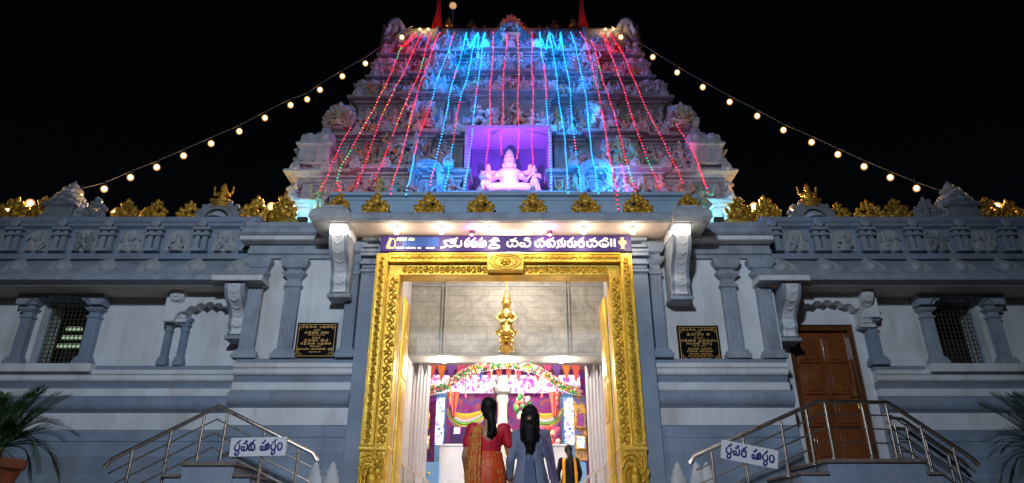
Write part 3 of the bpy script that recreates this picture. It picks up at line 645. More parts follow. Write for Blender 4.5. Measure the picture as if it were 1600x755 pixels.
for x0, x1 in ((-4.64, -3.06), (2.98, 4.60)):
    P = lambda prof: [(11.02, prof[0][1])] + [(11 - o, z) for o, z in prof] + [(11.02, prof[-1][1])]
    part('entablature', MB().prism(P([(.06,6.0),(.06,6.06),(.10,6.08),(.10,6.16),(.05,6.18),(.05,6.27)]), 'x', x0, x1).prism(P([(.22,6.385),(.26,6.42),(.26,6.5),(.12,6.6),(.12,6.68)]), 'x', x0 - .1, x1 + .0), grey, gate, 30, .006)
    part('entablature_band', MB().prism(P([(.2,6.272),(.24,6.29),(.24,6.36),(.2,6.383)]), 'x', x0 - .12, x1 + .02), white, gate, 30, .006)
# canopy slab, fascia, beam
mb = MB().box(-3.05, 3.05, 10.16, 11.6, 6.33, 6.44); part('canopy_slab', mb, soffit_m, gate, 30, .008)
mb = MB().prism([(10.1,6.335),(10.06,6.37),(10.06,6.45),(10.12,6.50),(10.16,6.52),(10.5,6.53),(10.5,6.445),(10.158,6.445),(10.158,6.335)], 'x', -3.06, 3.06)
part('canopy_fascia', mb, grey, gate, 30, .006)
for s in (-1, 1):
    mb = MB(); x0, x1 = sorted((s*2.72, s*3.30))
    mb.rect(x0, x1, 10.04, 10.95, [(0,6.30),(.02,6.33),(.05,6.36),(.05,6.42),(.03,6.5),(-.05,6.58),(-.12,6.62),(-.12,6.66)]); part('canopy_corner', mb, pale, gate, 30, .008)
mb = MB().prism([(10.50,6.53),(10.50,6.98),(10.44,7.0),(10.44,7.06),(10.52,7.10),(12.0,7.10),(12.0,6.53)], 'x', -3.18, 3.14)
for z in (6.56, 6.92): mb.box(-3.17, 3.13, 10.485, 10.6, z, z + .025)
part('canopy_beam', mb, beam_blue, gate, 30, .006)
def s_bracket(parent, x, hw, y0, y1, z0, z1, mats=(grey, white), name='bracket'):   # scrolled bracket: y1 wall side, y0 outer tip
    H = z1 - z0; D = y1 - y0
    fr = curve_pts([(0,.0,1),(0,.02,.88),(0,.14,.70),(0,.36,.55),(0,.50,.38),(0,.48,.24),(0,.56,.12),(0,.52,.03),(0,.58,0)], 5)
    pts = [(y0 + p.y*D, z0 + p.z*H) for p in fr]
    o = part(name, MB().prism(pts + [(y1 + .02, z0), (y1 + .02, z1)], 'x', x - hw, x + hw).box(x - hw - .03, x + hw + .03, y0 + .5*D, y1 + .015, z0 - .07, z0 - .002), mats[0], parent, 40, .008)
    st = MB(); L = [[(x - hw*.62, p[0] - .012, p[1]), (x + hw*.62, p[0] - .012, p[1])] for p in pts[1:-3]]
    st.grid(L); L2 = [[(x - hw*.62, p[0] + .004, p[1]), (x + hw*.62, p[0] + .004, p[1])] for p in pts[1:-3]]; st.grid([r[::-1] for r in L2])
    for i in range(2, len(pts) - 5, 4):
        p = pts[i]; q = pts[i+1]; st.tube([(x - hw*.45, p[0] - .014, p[1]), (x, q[0] - .02, q[1] - .01), (x + hw*.45, p[0] - .014, p[1])], .011, 6)
    part('bracket_inlay', st, mats[1], o, 40); return o
s_bracket(gate, -2.88, .16, 10.22, 11.0, 5.24, 6.16); s_bracket(gate, 2.86, .16, 10.22, 11.0, 5.20, 6.16)
for x in (-2.88, 2.86): part('bracket_block', MB().box(x - .17, x + .17, 10.40, 11.0, 6.162, 6.30), white, gate, 30, .01)
# white crest reliefs low on the plinth
for x in (-2.72, -2.98, 2.55, 2.84, 3.0):
    mb = MB(); mb.lathe((x, 10.78, 2.02), [(.11,0),(.12,.1),(.09,.16),(.12,.22),(.12,.3),(.08,.36),(.09,.4),(.05,.46),(.055,.49),(0,.55)], 12, sy=.5); part('plinth_relief', mb, white, gate, 40)

# lamps of the canopy
def lamp_box(x, lab):
    t = thing('canopy_corner_lamp', lab, 'lamp', (x, 10.24, 6.30), 'box lamps under the canopy corners')
    part('glass_box', MB().box(x - .13, x + .13, 10.13, 10.36, 6.13, 6.285), lampbox_m, t, 0, .01); part('mount', MB().box(x - .16, x + .16, 10.10, 10.39, 6.286, 6.299), grey, t)
    point('lamp_light', (x, 9.95, 6.0), 1.2, (1,.85,.65), .08, t)
lamp_box(-2.88, 'glowing box lamp under the left end of the entrance canopy'); lamp_box(2.86, 'glowing box lamp under the right end of the entrance canopy')
for i, px in enumerate((620, 690, 763, 843, 912, 988)):
    x = at(px, 352, 10.3).x
    t = thing('soffit_lamp', 'warm lit bulb under the entrance canopy, %s of six from the left' % ('first','second','third','fourth','fifth','sixth')[i], 'lamp', (x, 10.33, 6.33), 'bulbs under the canopy')
    part('holder', MB().lathe((x, 10.33, 6.29), [(.035,.0),(.045,.03),(.05,.038)], 12), white, t); part('bulb', MB().sphere((x, 10.33, 6.245), (.045,.045,.052), 14, 10), lampw, t)
    point('lamp_light', (x, 10.33, 6.06), 8, (1,.82,.6), .05, t)
for i, px in enumerate((738, 858)):
    x = at(px, 362, 10.6).x
    t = thing('pink_spotlight', 'small pink spotlight under the canopy above the %s of the name board' % ('left half', 'right half')[i], 'lamp', (x, 10.5, 6.33), 'pink spotlights under the canopy')
    part('housing', MB().lathe((x, 10.5, 6.26), [(.04,0),(.045,.068)], 12), black_cable, t); part('lens', MB().sphere((x, 10.5, 6.258), (.035,.035,.02), 10, 6), pink_m, t)
    point('pink_light', (x, 10.36, 6.27), 3.5, (1,.14,.7), .04, t)

# ------------------------------------------------------------------ gilt door surround
door = thing('door_surround', 'huge carved golden frame around the open main doorway', 'door frame', (-.11, 10.8, FZ))
def vine(mb, p0, p1, nrm, width, n, r=.013):
    p0, p1 = Vector(p0), Vector(p1); d = (p1 - p0); L = d.length; d.normalize(); sd = d.cross(Vector(nrm)).normalized(); nv = Vector(nrm)
    N = n*16; pts = [p0 + d*(L*i/N) + sd*(width*.28*math.sin(2*math.pi*i/16)) + nv*.012 for i in range(N + 1)]
    mb.tube(pts, r, 6)
    for i in range(n*2):
        c = p0 + d*(L*(i + .5)/(n*2)) - sd*(width*.16*(1 if i % 2 == 0 else -1)) + nv*.006
        mb.tube([c + (d*math.cos(a*.5) + sd*math.sin(a*.5))*(width*.2*(1 - a/18)) + nv*.012 for a in range(15)], r*.8, 5)
        mb.sphere(c + nv*.02, width*.085, 8, 6)
        for q in range(4):
            a = q*1.57 + .6; e = c + (d*math.cos(a) + sd*math.sin(a))*width*.3
            mb.cap(c + (d*math.cos(a) + sd*math.sin(a))*width*.2, e, .017, .008, 6)
for nm, x0, x1, xi0, xi1 in (('jamb', DL0, -2.09, -2.09, DL1), ('jamb', 1.87, DR1, DR0, 1.87)):
    mb = MB().box(x0, x1, 10.62, 11.05, 2.78, 5.97).box(xi0, xi1, 10.72, 11.05, 2.78, 5.62)
    mb.box(min(xi0, xi1) - .0, max(xi0, xi1), 10.71, 10.73, 2.78, 5.60)
    j = part(nm, mb, gold_flat, door, 30, .012)
    rl = MB(); vine(rl, ((xi0 + xi1)/2, 10.71, 2.82), ((xi0 + xi1)/2, 10.71, 5.55), (0,-1,0), .19, 10)
    for x in (xi0 + .012, xi1 - .012): rl.box(x - .012, x + .012, 10.695, 10.72, 2.79, 5.6)
    vine(rl, ((x0 + x1)/2, 10.618, 2.82), ((x0 + x1)/2, 10.618, 5.9), (0,-1,0), .10, 22, .008)
    for x in (x0 + .02, x1 - .02): rl.box(x - .014, x + .014, 10.60, 10.625, 2.79, 5.95)
    part('carved_relief', rl, gold, j, 50)
    bl = MB().rect(min(x0, xi0), max(x1, xi1), 10.63, 11.05, [(.01, FZ), (.01, 2.0), (.03, 2.05), (.0, 2.1), (0, 2.7), (.02, 2.72), (.02, 2.78)])
    q = part('jamb_plinth', bl, gold_flat, door, 30, .01)
    xc = (x0 + x1 + xi0 + xi1)/4; r2 = MB()
    for k in range(30):
        a = k*2.4; r = .03 + .155*math.sqrt(k/30); r2.cap((xc + r*.95*math.cos(a), 10.625, 2.42 + r*1.5*math.sin(a)), (xc + (r + .05)*.95*math.cos(a + .5), 10.60, 2.42 + (r + .05)*1.4*math.sin(a + .5)), .026, .012, 7)
    r2.sphere((xc, 10.63, 2.3), (.1,.06,.12)); r2.sphere((xc, 10.6, 2.42), (.06,.05,.06)); r2.sphere((xc, 10.62, 2.16), (.14,.06,.05))
    part('carved_relief', r2, gold, q, 50)
mb = MB().box(-2.09, 1.87, 10.622, 11.05, 5.80, 5.972).box(-2.088, 1.868, 10.72, 11.05, 5.60, 5.80)
lint = part('lintel', mb, gold_flat, door, 30, .012)
rl = MB(); vine(rl, (-1.86, 10.715, 5.70), (-.4, 10.715, 5.70), (0,-1,0), .15, 8, .011); vine(rl, (.2, 10.715, 5.70), (1.65, 10.715, 5.70), (0,-1,0), .15, 8, .011)
vine(rl, (-2.05, 10.618, 5.89), (1.85, 10.618, 5.89), (0,-1,0), .07, 34, .006)
for z in (5.815, 5.955): rl.box(-2.09, 1.87, 10.602, 10.625, z - .012, z + .012)
part('carved_relief', rl, gold, lint, 50)
mb = MB().box(-.40, .22, 10.56, 10.75, 5.63, 5.95)
md = part('medallion', mb, gold_flat, door, 30, .012); rl = MB()
for s in (-1, 1):
    for sg in (.27, .20):
        rl.tube([(-.09 + sg*math.cos(R(a)), 10.555, 5.79 + s*.5*sg*math.sin(R(a))) for a in range(0, 181, 10)], .011, 6)
for q in range(7): rl.sphere((-.09 + .06*math.cos(q*.9), 10.55, 5.79 + .05*math.sin(q*.9)), (.035,.03,.03), 8, 6)
rl.sphere((-.09, 10.545, 5.79), (.045,.04,.045))
part('carved_relief', rl, gold, md, 50)
for s, x in ((-1, -1.85), (1, 1.64)):
    lf = MB().box(x - .025, x + .025, 11.1, 11.66, FZ + .02, 5.35)
    for k in range(5):
        for c in range(1): lf.box(x - .04, x + .04, 11.16, 11.60, 1.8 + k*.72, 2.42 + k*.72)
    o = part('door_leaf', lf, gold_flat, door, 30, .01)

# name board
nb = thing('name_board', 'long indigo name board with white lettering above the golden door', 'sign', (-.08, 10.6, 5.98))
mb = MB().box(-2.24, 2.08, 10.585, 10.64, 5.985, 6.285); part('panel', mb, board, nb, 30, .006)
part('corner_panel', MB().box(-1.86, -1.24, 10.579, 10.584, 6.07, 6.25), board_blue, nb, 0)
def lx(px): return at(px, 388, 10.58).x
for wd, a, b_ in ((['nu'],688,722),(['ta','ku','maa'],726,784),(['shri'],762,784),(['be','vi'],792,830),(['de' if False else 'be','ta'],836,868),(['nu','ku','ka'],869,914),(['be','di'],917,953),(['bar'],954.5,956.5),(['bar'],960,962)):
    if wd == ['ta','ku','maa']: b_ = 760
    part('lettering', lettering(wd, lx(b_) - lx(a), .215, (lx(b_) + lx(a))/2, 10.583, 6.125, .0165), letter_white, nb, 60)
part('lettering', lettering(scribble(6, 1), .31, .065, lx(633), 10.577, 6.205, .0065), letter_green, nb, 60)
part('lettering', lettering(['shri'], .09, .08, lx(659), 10.583, 6.195, .007), letter_gold, nb, 60); part('lettering', lettering(scribble(3, 2), .14, .06, lx(676), 10.583, 6.19, .0065), letter_gold, nb, 60)
part('lettering', lettering(scribble(11, 3), .44, .035, lx(638), 10.577, 6.045, .0045), letter_white, nb, 60); part('lettering', lettering(scribble(4, 4), .15, .035, lx(672), 10.583, 6.045, .0045), letter_white, nb, 60)
def pot_emblem(x, arch):
    e = MB(); 
    if arch:
        e.tube([(x + .05 + .05*math.cos(R(a)), 10.58, 6.13 + .09*math.sin(R(a))) for a in range(-60, 241, 20)], .007, 6); e.cap((x - .03, 10.58, 6.06), (x, 10.58, 6.18), .03, .025, 8); e.sphere((x + .005, 10.58, 6.215), (.022,.012,.025), 8, 6); e.box(x - .06, x + .08, 10.572, 10.583, 6.03, 6.055)
    else:
        e.lathe((x, 10.58, 6.03), [(.05,0),(.03,.02),(.02,.04),(.05,.08),(.055,.12),(.03,.17),(.022,.19),(.035,.21)], 12, sy=.2)
        for s in (-1, 1): e.tube([(x + s*(.045 + .022*math.sin(R(a))), 10.58, 6.15 + .03*math.cos(R(a))) for a in range(0, 181, 30)], .006, 5)
    part('emblem', e, letter_gold, nb, 40)
pot_emblem(lx(608), True); pot_emblem(lx(973), False)

# ------------------------------------------------------------------ hall seen through the door
hall = thing('prayer_hall', 'bright white temple hall seen through the golden doorway', 'building', (0, 13, FZ))
brk = bpy.data.materials.new('grey_stone_blocks'); brk.use_nodes = True
t = brk.node_tree; L = t.links.new; bs = t.nodes['Principled BSDF']; bs.inputs['Roughness'].default_value = .6
tc = t.nodes.new('ShaderNodeTexCoord'); mp = t.nodes.new('ShaderNodeMapping'); mp.inputs['Rotation'].default_value = (R(90), 0, 0); L(tc.outputs['Object'], mp.inputs['Vector'])
bt = t.nodes.new('ShaderNodeTexBrick'); bt.inputs['Scale'].default_value = 1; bt.inputs['Brick Width'].default_value = .33; bt.inputs['Row Height'].default_value = .13; bt.inputs['Mortar Size'].default_value = .006
bt.inputs['Color1'].default_value = (.50,.475,.41,1); bt.inputs['Color2'].default_value = (.43,.41,.36,1); bt.inputs['Mortar'].default_value = (.33,.32,.29,1); bt.offset = .37; bt.squash = 1.4; bt.squash_frequency = 3; L(mp.outputs[0], bt.inputs['Vector'])
vo = t.nodes.new('ShaderNodeTexNoise'); vo.inputs['Scale'].default_value = 1.9; vo.inputs['Distortion'].default_value = 1.4; vo.inputs['Roughness'].default_value = .7; vo.inputs['Detail'].default_value = 5; L(tc.outputs['Object'], vo.inputs['Vector'])
mr = t.nodes.new('ShaderNodeMapRange'); mr.inputs['From Min'].default_value = .35; mr.inputs['From Max'].default_value = .65; mr.inputs['To Min'].default_value = .62; mr.inputs['To Max'].default_value = 1.15; L(vo.outputs[0], mr.inputs['Value'])
mx = t.nodes.new('ShaderNodeMix'); mx.data_type = 'RGBA'; mx.blend_type = 'MULTIPLY'; mx.inputs[0].default_value = 1; L(bt.outputs[0], mx.inputs[6]); L(mr.outputs[0], mx.inputs[7]); L(mx.outputs[2], bs.inputs['Base Color'])
bp = t.nodes.new('ShaderNodeBump'); bp.inputs['Strength'].default_value = .4; bp.inputs['Distance'].default_value = .01; L(bt.outputs[1], bp.inputs['Height']); bp.invert = True; L(bp.outputs[0], bs.inputs['Normal'])
part('floor', MB().box(-4.5, 4.5, 8.25, 19.4, FZ + .004, FZ + .02), marble, hall)
part('side_wall', MB().box(-2.3, -1.99, 11.06, 13.4, FZ, 6.4), tile_w, hall); part('side_wall', MB().box(1.86, 2.18, 11.06, 13.4, FZ, 6.4), tile_w, hall)
for k in range(9):
    z = 2.2 + k*.46
mb = MB().box(-1.99, 1.86, 12.75, 13.3, 4.71, 6.4); sp = part('stone_lintel_wall', mb, brk, hall, 30, .01)
mb = MB()
for x in (-1.36, -1.30, 1.10, 1.16): mb.box(x - .012, x + .012, 12.715, 12.752, 4.72, 6.38)
mb.box(-1.99, 1.86, 12.72, 12.752, 4.712, 4.76).box(-1.99, 1.86, 12.72, 12.752, 6.12, 6.16)
part('stone_trim', mb, mat('grey_trim', (.38,.38,.35), .6, var=.2), sp, 30, .004)
part('ceiling', MB().box(-2.3, 2.2, 11.06, 13.39, 6.41, 6.5).box(-4.5, 4.5, 13.4, 19.3, 5.8, 5.95), soffit_m, hall)
part('hall_wall', MB().box(-4.6, -4.3, 13.4, 19.3, FZ, 5.8).box(4.3, 4.6, 13.4, 19.3, FZ, 5.8).box(-4.3, -2.3, 13.1, 13.4, FZ, 5.8).box(2.2, 4.3, 13.1, 13.4, FZ, 5.8).box(-4.3, 4.3, 19.0, 19.3, FZ, 5.8), tile_w, hall)
for i, (px, lab) in enumerate(((694, 'left'), (787, 'middle'), (877, 'right'))):
    x = at(px, 563, 13.08).x
    t = thing('downlight', 'small bright downlight under the stone lintel above the stage view, %s one of three' % lab, 'lamp', (x, 13.08, 4.71), 'downlights under the stone lintel')
    part('rim', MB().lathe((x, 13.08, 4.69), [(.075,0),(.085,.019)], 16), white, t); part('diffuser', MB().sphere((x, 13.08, 4.685), (.06,.06,.035), 14, 8), lampw, t)
    point('lamp_light', (x, 13.08, 4.58), 34, (1,.93,.85), .06, t)
for k, (y, e) in enumerate(((11.4, 165), (14.6, 150), (16.4, 150))):
    t = thing('hall_ceiling_light', 'square white ceiling light in the %s' % ('doorway passage', 'front of the hall', 'middle of the hall')[k], 'lamp', (0, y, 6.4 if k == 0 else 5.8), 'square ceiling lights')
    zc = 6.4 if k == 0 else 5.79
    part('frame', MB().box(-.32, .32, y - .32, y + .32, zc - .03, zc), white, t); part('diffuser', MB().box(-.28, .28, y - .28, y + .28, zc - .045, zc - .031), lampw, t)
    point('ceiling_light', (0, y, zc - .2), e, (1,.92,.84), .25, t)
# curtains with dark pennants
def curtain(x0, x1, y0, y1, lab):
    t = thing('curtain', lab, 'curtain', ((x0 + x1)/2, y0, FZ), 'white curtains beside the doorway passage')
    mb = MB(); rows = []
    for j in range(13):
        z = 4.69 - j*(4.69 - 1.72)/12; row = []
        for i in range(41):
            u = i/40; x = x0 + (x1 - x0)*u; y = y0 + (y1 - y0)*u; a = .02*(1 - .5*j/12)
            row.append((x + .3*a*math.sin(u*40 + .3*j), y + a*math.sin(u*34 + math.sin(j*.3)), z))
        rows.append(row)
    mb.grid(rows); o = part('cloth', mb, curtain_m, t, 80); sm = o.modifiers.new('thick', 'SOLIDIFY'); sm.thickness = .006
    for k in range(2):
        x = x0 + (x1 - x0)*(.25 + .5*k); mb = MB().prism([(x - .07, 4.70), (x + .07, 4.70), (x, 4.42)], 'y', y0 - .1, y0 - .085); part('pennant', mb, mat('charcoal_cloth', (.05,.045,.05), .8), t)
curtain(-1.97, -1.62, 13.38, 13.5, 'white pleated curtain at the left side of the hall entrance'); curtain(1.50, 1.85, 13.5, 13.38, 'white pleated curtain at the right side of the hall entrance')
for s, x in ((-1, -1.96), (1, 1.83)):
    mb = MB(); rows = []
    for j in range(9):
        z = 4.6 - j*(4.6 - 1.72)/8; rows.append([(x + s*-.0 - s*.02*math.sin(i*.9), 11.9 + i*.035, z) for i in range(40)])
    mb.grid(rows); o = solid('side_curtain', 'white curtain hung flat along the %s wall of the passage' % ('left' if s < 0 else 'right'), 'curtain', mb, curtain_m, 'curtains along the passage walls', (x, 12.8, FZ), 80); sm = o.modifiers.new('thick', 'SOLIDIFY'); sm.thickness = .006

# hanging brass lamp
hl = thing('hanging_lamp', 'ornate golden hanging lamp in the middle of the main doorway', 'lamp', (-.08, 12.0, 4.5))
c = (-.08, 12.0, 4.52)
mb = MB().lathe(c, [(0,0),(.03,.02),(.05,.08),(.13,.13),(.15,.16),(.07,.19),(.05,.24),(.12,.28),(.135,.32),(.12,.35),(.08,.37)], 20)
for k in range(12): mb.sphere((c[0] + .125*math.cos(k*.5236), 12 + .125*math.sin(k*.5236), c[2] + .25), .016, 8, 6); mb.sphere((c[0] + .14*math.cos(k*.5236), 12 + .14*math.sin(k*.5236), c[2] + .11), .014, 8, 6)
part('oil_bowl', mb, brass, hl, 50)
m = MB(); m.lathe(c, [(.09,.36),(.12,.42),(.10,.5),(.075,.62),(.095,.7),(.10,.78),(.07,.86),(.05,.9)], 16)
for s in (-1, 1): m.cap((c[0] + s*.09, 11.97, c[2] + .80), (c[0] + s*.14, 11.94, c[2] + .68), .03, .022); m.cap((c[0] + s*.14, 11.94, c[2] + .68), (c[0] + s*.07, 11.90, c[2] + .60), .022, .018); m.sphere((c[0] + s*.12, 12, c[2] + .46), .035); m.cap((c[0] + s*.045, 11.96, c[2] + .4), (c[0] + s*.05, 11.94, c[2] + .62), .035, .045)
for k in range(8): m.sphere((c[0] + .11*math.cos(k*.785), 12 + .11*math.sin(k*.785), c[2] + .41), .03)
m.sphere((c[0], 11.97, c[2] + .96), (.06,.06,.075)); m.lathe((c[0], c[1], c[2] + 1.0), [(.06,0),(.075,.03),(.05,.06),(.06,.1),(.04,.14),(.02,.2),(.03,.22),(.0,.26)], 14); m.sphere((c[0], 11.9, c[2] + .955), (.015,.02,.02))
m.v = [(c[0] + (p[0] - c[0])*1.35, 12 + (p[1] - 12)*1.35, p[2]) for p in m.v]
me = shift(blob(m, .012, brass, 1, 'figure'), ORG[hl]); o = put('figure', me, hl)
mb = MB()
for k in range(16): 
    z = c[2] + 1.27 + k*.038; mb.tube([(c[0] + .018*math.cos(a)*(k % 2), 12 + .018*math.cos(a)*(1 - k % 2), z + .026*math.sin(a)) for a in [i*.6283 for i in range(11)]], .005, 5)
part('chain', mb, brass, hl)

ORD_ = ['first','second','third','fourth','fifth','sixth','seventh','eighth']
# stage
def S(px, py, Y=18.2): return at(px, py, Y)
def spanel(px0, px1, py0, py1, Y, th=.06): a = S(px0, py1, Y); b = S(px1, py0, Y); return MB().box(a.x, b.x, Y, Y + th, a.z, b.z)
def mottled(name, cols, scale, rough=.7, emit=0, kind='voronoi', pos=None, detail=2):
    m = bpy.data.materials.new(name); m.use_nodes = True; t = m.node_tree; L = t.links.new; b = t.nodes['Principled BSDF']; b.inputs['Roughness'].default_value = rough
    tc = t.nodes.new('ShaderNodeTexCoord'); cr = t.nodes.new('ShaderNodeValToRGB'); cr.color_ramp.interpolation = 'CONSTANT' if kind != 'soft' else 'LINEAR'
    if kind == 'voronoi':
        n = t.nodes.new('ShaderNodeTexVoronoi'); n.inputs['Scale'].default_value = scale; sep = t.nodes.new('ShaderNodeSeparateColor'); L(tc.outputs['Object'], n.inputs['Vector']); L(n.outputs[1], sep.inputs[0]); L(sep.outputs[0], cr.inputs[0]); ps = [i/len(cols) for i in range(len(cols))]
    else:
        n = t.nodes.new('ShaderNodeTexNoise'); n.inputs['Scale'].default_value = scale; n.inputs['Detail'].default_value = detail; n.inputs['Distortion'].default_value = .6; L(tc.outputs['Object'], n.inputs['Vector']); L(n.outputs[0], cr.inputs[0]); ps = pos or [.32 + .36*i/len(cols) for i in range(len(cols))]
    e = cr.color_ramp.elements
    while len(e) < len(cols): e.new(.5)
    for i, q in enumerate(cols): e[i].position = ps[i]; e[i].color = (*q, 1)
    L(cr.outputs[0], b.inputs['Base Color'])
    if emit: L(cr.outputs[0], b.inputs['Emission Color']); b.inputs['Emission Strength'].default_value = emit
    return m
purple = mottled('purple_cloth', [(.12,.02,.20),(.22,.02,.17),(.42,.04,.26),(.10,.07,.34),(.5,.09,.12)], 2.4, kind='soft', detail=6)
screen = mottled('floral_light_screen', [(.5,.12,.7),(.85,.55,.95),(1,.95,1),(1,1,1),(.55,.5,.95),(.75,.2,.55)], 4.2, emit=.75, kind='noise', pos=[0,.40,.45,.50,.59,.64])
screen2 = mottled('blue_flower_screen', [(.08,.16,.62),(.9,.95,1),(1,1,1),(.16,.25,.85),(.7,.3,.6)], 7, emit=1.1, kind='noise', pos=[0,.42,.47,.58,.66])
blue_cloth = mat('sky_blue_column', (.16,.36,.66), .6, var=.12)
solid('backdrop_cloth', 'purple and crimson patterned cloth backdrop across the back of the stage', 'backdrop', spanel(640, 945, 566, 760, 18.6), purple, None, (0, 18.6, 2))
solid('light_screen', 'wide glowing white floral screen over the stage behind the garland', 'screen', spanel(668, 906, 586, 614, 18.3), screen, None, (0, 18.3, 5))
for i, (a, b_, l_) in enumerate(((676, 697, 'left'), (880, 901, 'right'))):
    t = thing('stage_column', 'sky blue column with a glowing white flower panel on the %s of the stage' % l_, 'column', (S((a+b_)/2, 700).x, 18.0, FZ), 'blue columns of the stage')
    p0 = S(a, 760, 18.0); p1 = S(b_, 615, 18.0); part('shaft', MB().rect(p0.x, p1.x, 18.0, 18.25, [(.02,FZ+.02),(.02,1.9),(0,1.93),(0,p1.z-.08),(.03,p1.z-.04),(.03,p1.z)]), blue_cloth, t, 30, .01)
    q0 = S(a + 3, 695, 17.97); q1 = S(b_ - 2, 622, 17.97); part('light_panel', MB().box(q0.x, q1.x, 17.965, 17.997, q0.z, q1.z), screen2, t)
for i, (a, b_, l_) in enumerate(((656, 671, 'left'), (899, 914, 'right'))):
    solid('stage_wing_panel', 'narrow gold and blue decorated panel at the far %s edge of the stage' % l_, 'panel', spanel(a, b_, 618, 720, 17.7), mottled('gilt_panel', [(.08,.06,.22),(.5,.28,.05),(.65,.42,.1),(.35,.08,.1),(.12,.2,.45)], 4.5, kind='soft', detail=5), 'gold panels beside the stage', (S(a, 700, 17.7).x, 17.7, 2))
# bunting row
bu = thing('bunting', 'row of red, pink and orange triangular pennants along the top of the stage', 'bunting', (0, 17.9, 5.6))
p0 = S(668, 571, 17.9); p1 = S(907, 571, 17.9); part('cord', MB().tube([p0, p1], .008, 6), black_cable, bu)
cols = [mat('pennant_' + n_, c_, .7) for n_, c_ in (('coral', (.75,.12,.08)), ('pink', (.75,.08,.22)), ('violet', (.2,.08,.4)), ('orange', (.8,.22,.04)), ('blue', (.1,.15,.5)))]
for i in range(16):
    x = p0.x + (p1.x - p0.x)*(i + .5)/16; mb = MB().prism([(x - .12, p0.z), (x + .12, p0.z), (x, p0.z - .42 - .06*(i % 2))], 'y', 17.885, 17.895); part('pennant', mb, cols[[0,3,2,1,0,4,1,0,0,1,4,0,1,2,3,0][i]], bu)
# garland arch
ga = thing('garland_arch', 'arched garland of green leaves, colourful flowers and white beads over the stage', 'garland', (0, 17.5, 4.8))
gp = curve_pts([S(x, y, 17.5) for x, y in ((669,611),(690,607),(706,598),(722,586),(742,577),(765,572),(788,569),(811,572),(834,577),(852,586),(868,598),(884,607),(906,611))], 6)
part('leaf_rope', MB().tube(gp, .075, 8), mat('garland_green', (.05,.22,.05), .7, var=.5, vscale=14, bump=.6, bscale=30), ga)
FL = [mat('flower_' + n_, c_, .7) for n_, c_ in (('coral', (.7,.16,.1)), ('cream', (.8,.7,.55)), ('rose', (.65,.1,.25)), ('marigold', (.8,.4,.04)), ('leaf', (.06,.3,.08)))]
mb = MB()
for p in gp:
    for k in range(5):
        d = Vector((rnd.uniform(-.07,.07), -.05 + rnd.uniform(-.03,.02), rnd.uniform(-.1,.1))); q = p + d; mi = rnd.choice([0,1,1,2,3,4,4]); r = rnd.uniform(.025,.045)
        mb.sphere(q, r, 7, 5, mi)
part('flowers', mb, FL, ga, 60)
mb = MB()
for i in range(len(gp)*2): 
    p = gp[i//2]; mb.sphere(p + Vector((.02*(i % 2), -.09, -.13 if i % 2 else .1)), .018, 6, 4)
part('beads', mb, mat('pearl_beads', (.85,.82,.8), .3), ga)
# central cream pillar shrine
ce = thing('shrine_pillar', 'cream carved pillar with a flower crown in the middle of the stage', 'pillar', (S(785, 700, 17.6).x, 17.6, FZ))
x = S(785, 640, 17.6).x
mb = MB().lathe((x, 17.6, FZ + .02), [(.34,0),(.34,.2),(.22,.3),(.2,.9),(.28,1.1),(.3,1.5),(.34,1.95),(.4,2.1),(.36,2.25),(.24,2.35),(.14,2.5),(.12,2.7),(.13,3.0),(.17,3.1),(.15,3.2)], 20); part('shaft', mb, mat('cream_plaster', (.72,.66,.55), .5, var=.15, bump=.4, bscale=20), ce)
mb = MB().lathe((x, 17.6, FZ + 3.22), [(.1,0),(.22,.08),(.26,.2),(.16,.3),(.2,.4),(.12,.5)], 14); part('capital', mb, pale, ce); 
mb = MB()
for k in range(60):
    a = rnd.uniform(0, 6.28); mb.sphere((x + .35*math.cos(a)*rnd.random(), 17.5 + .2*math.sin(a), FZ + 2.05 + rnd.uniform(-.12,.2)), rnd.uniform(.03,.06), 7, 5, rnd.choice([0,1,1,4,3]))
part('flower_collar', mb, FL, ce, 60)
fb = MB(); cx = S(818, 636, 17.4)
for k in range(70):
    a = rnd.uniform(0, 6.28); r = math.sqrt(rnd.random()); fb.sphere((cx.x + .2*r*math.cos(a), 17.4 + rnd.uniform(-.1,.1), cx.z + .34*r*math.sin(a)), rnd.uniform(.035,.07), 7, 5, rnd.choice([0,1,4,4,2,1]))
fb.lathe((cx.x, 17.4, FZ + .02), [(.2,0),(.2,.03),(.04,.06),(.03,cx.z - FZ - .2),(.06,cx.z - FZ - .1)], 10, 4)
solid('flower_stand', 'tall stand with a bunch of pink and cream flowers right of the cream pillar', 'flower stand', fb, FL, None, (cx.x, 17.4, FZ))
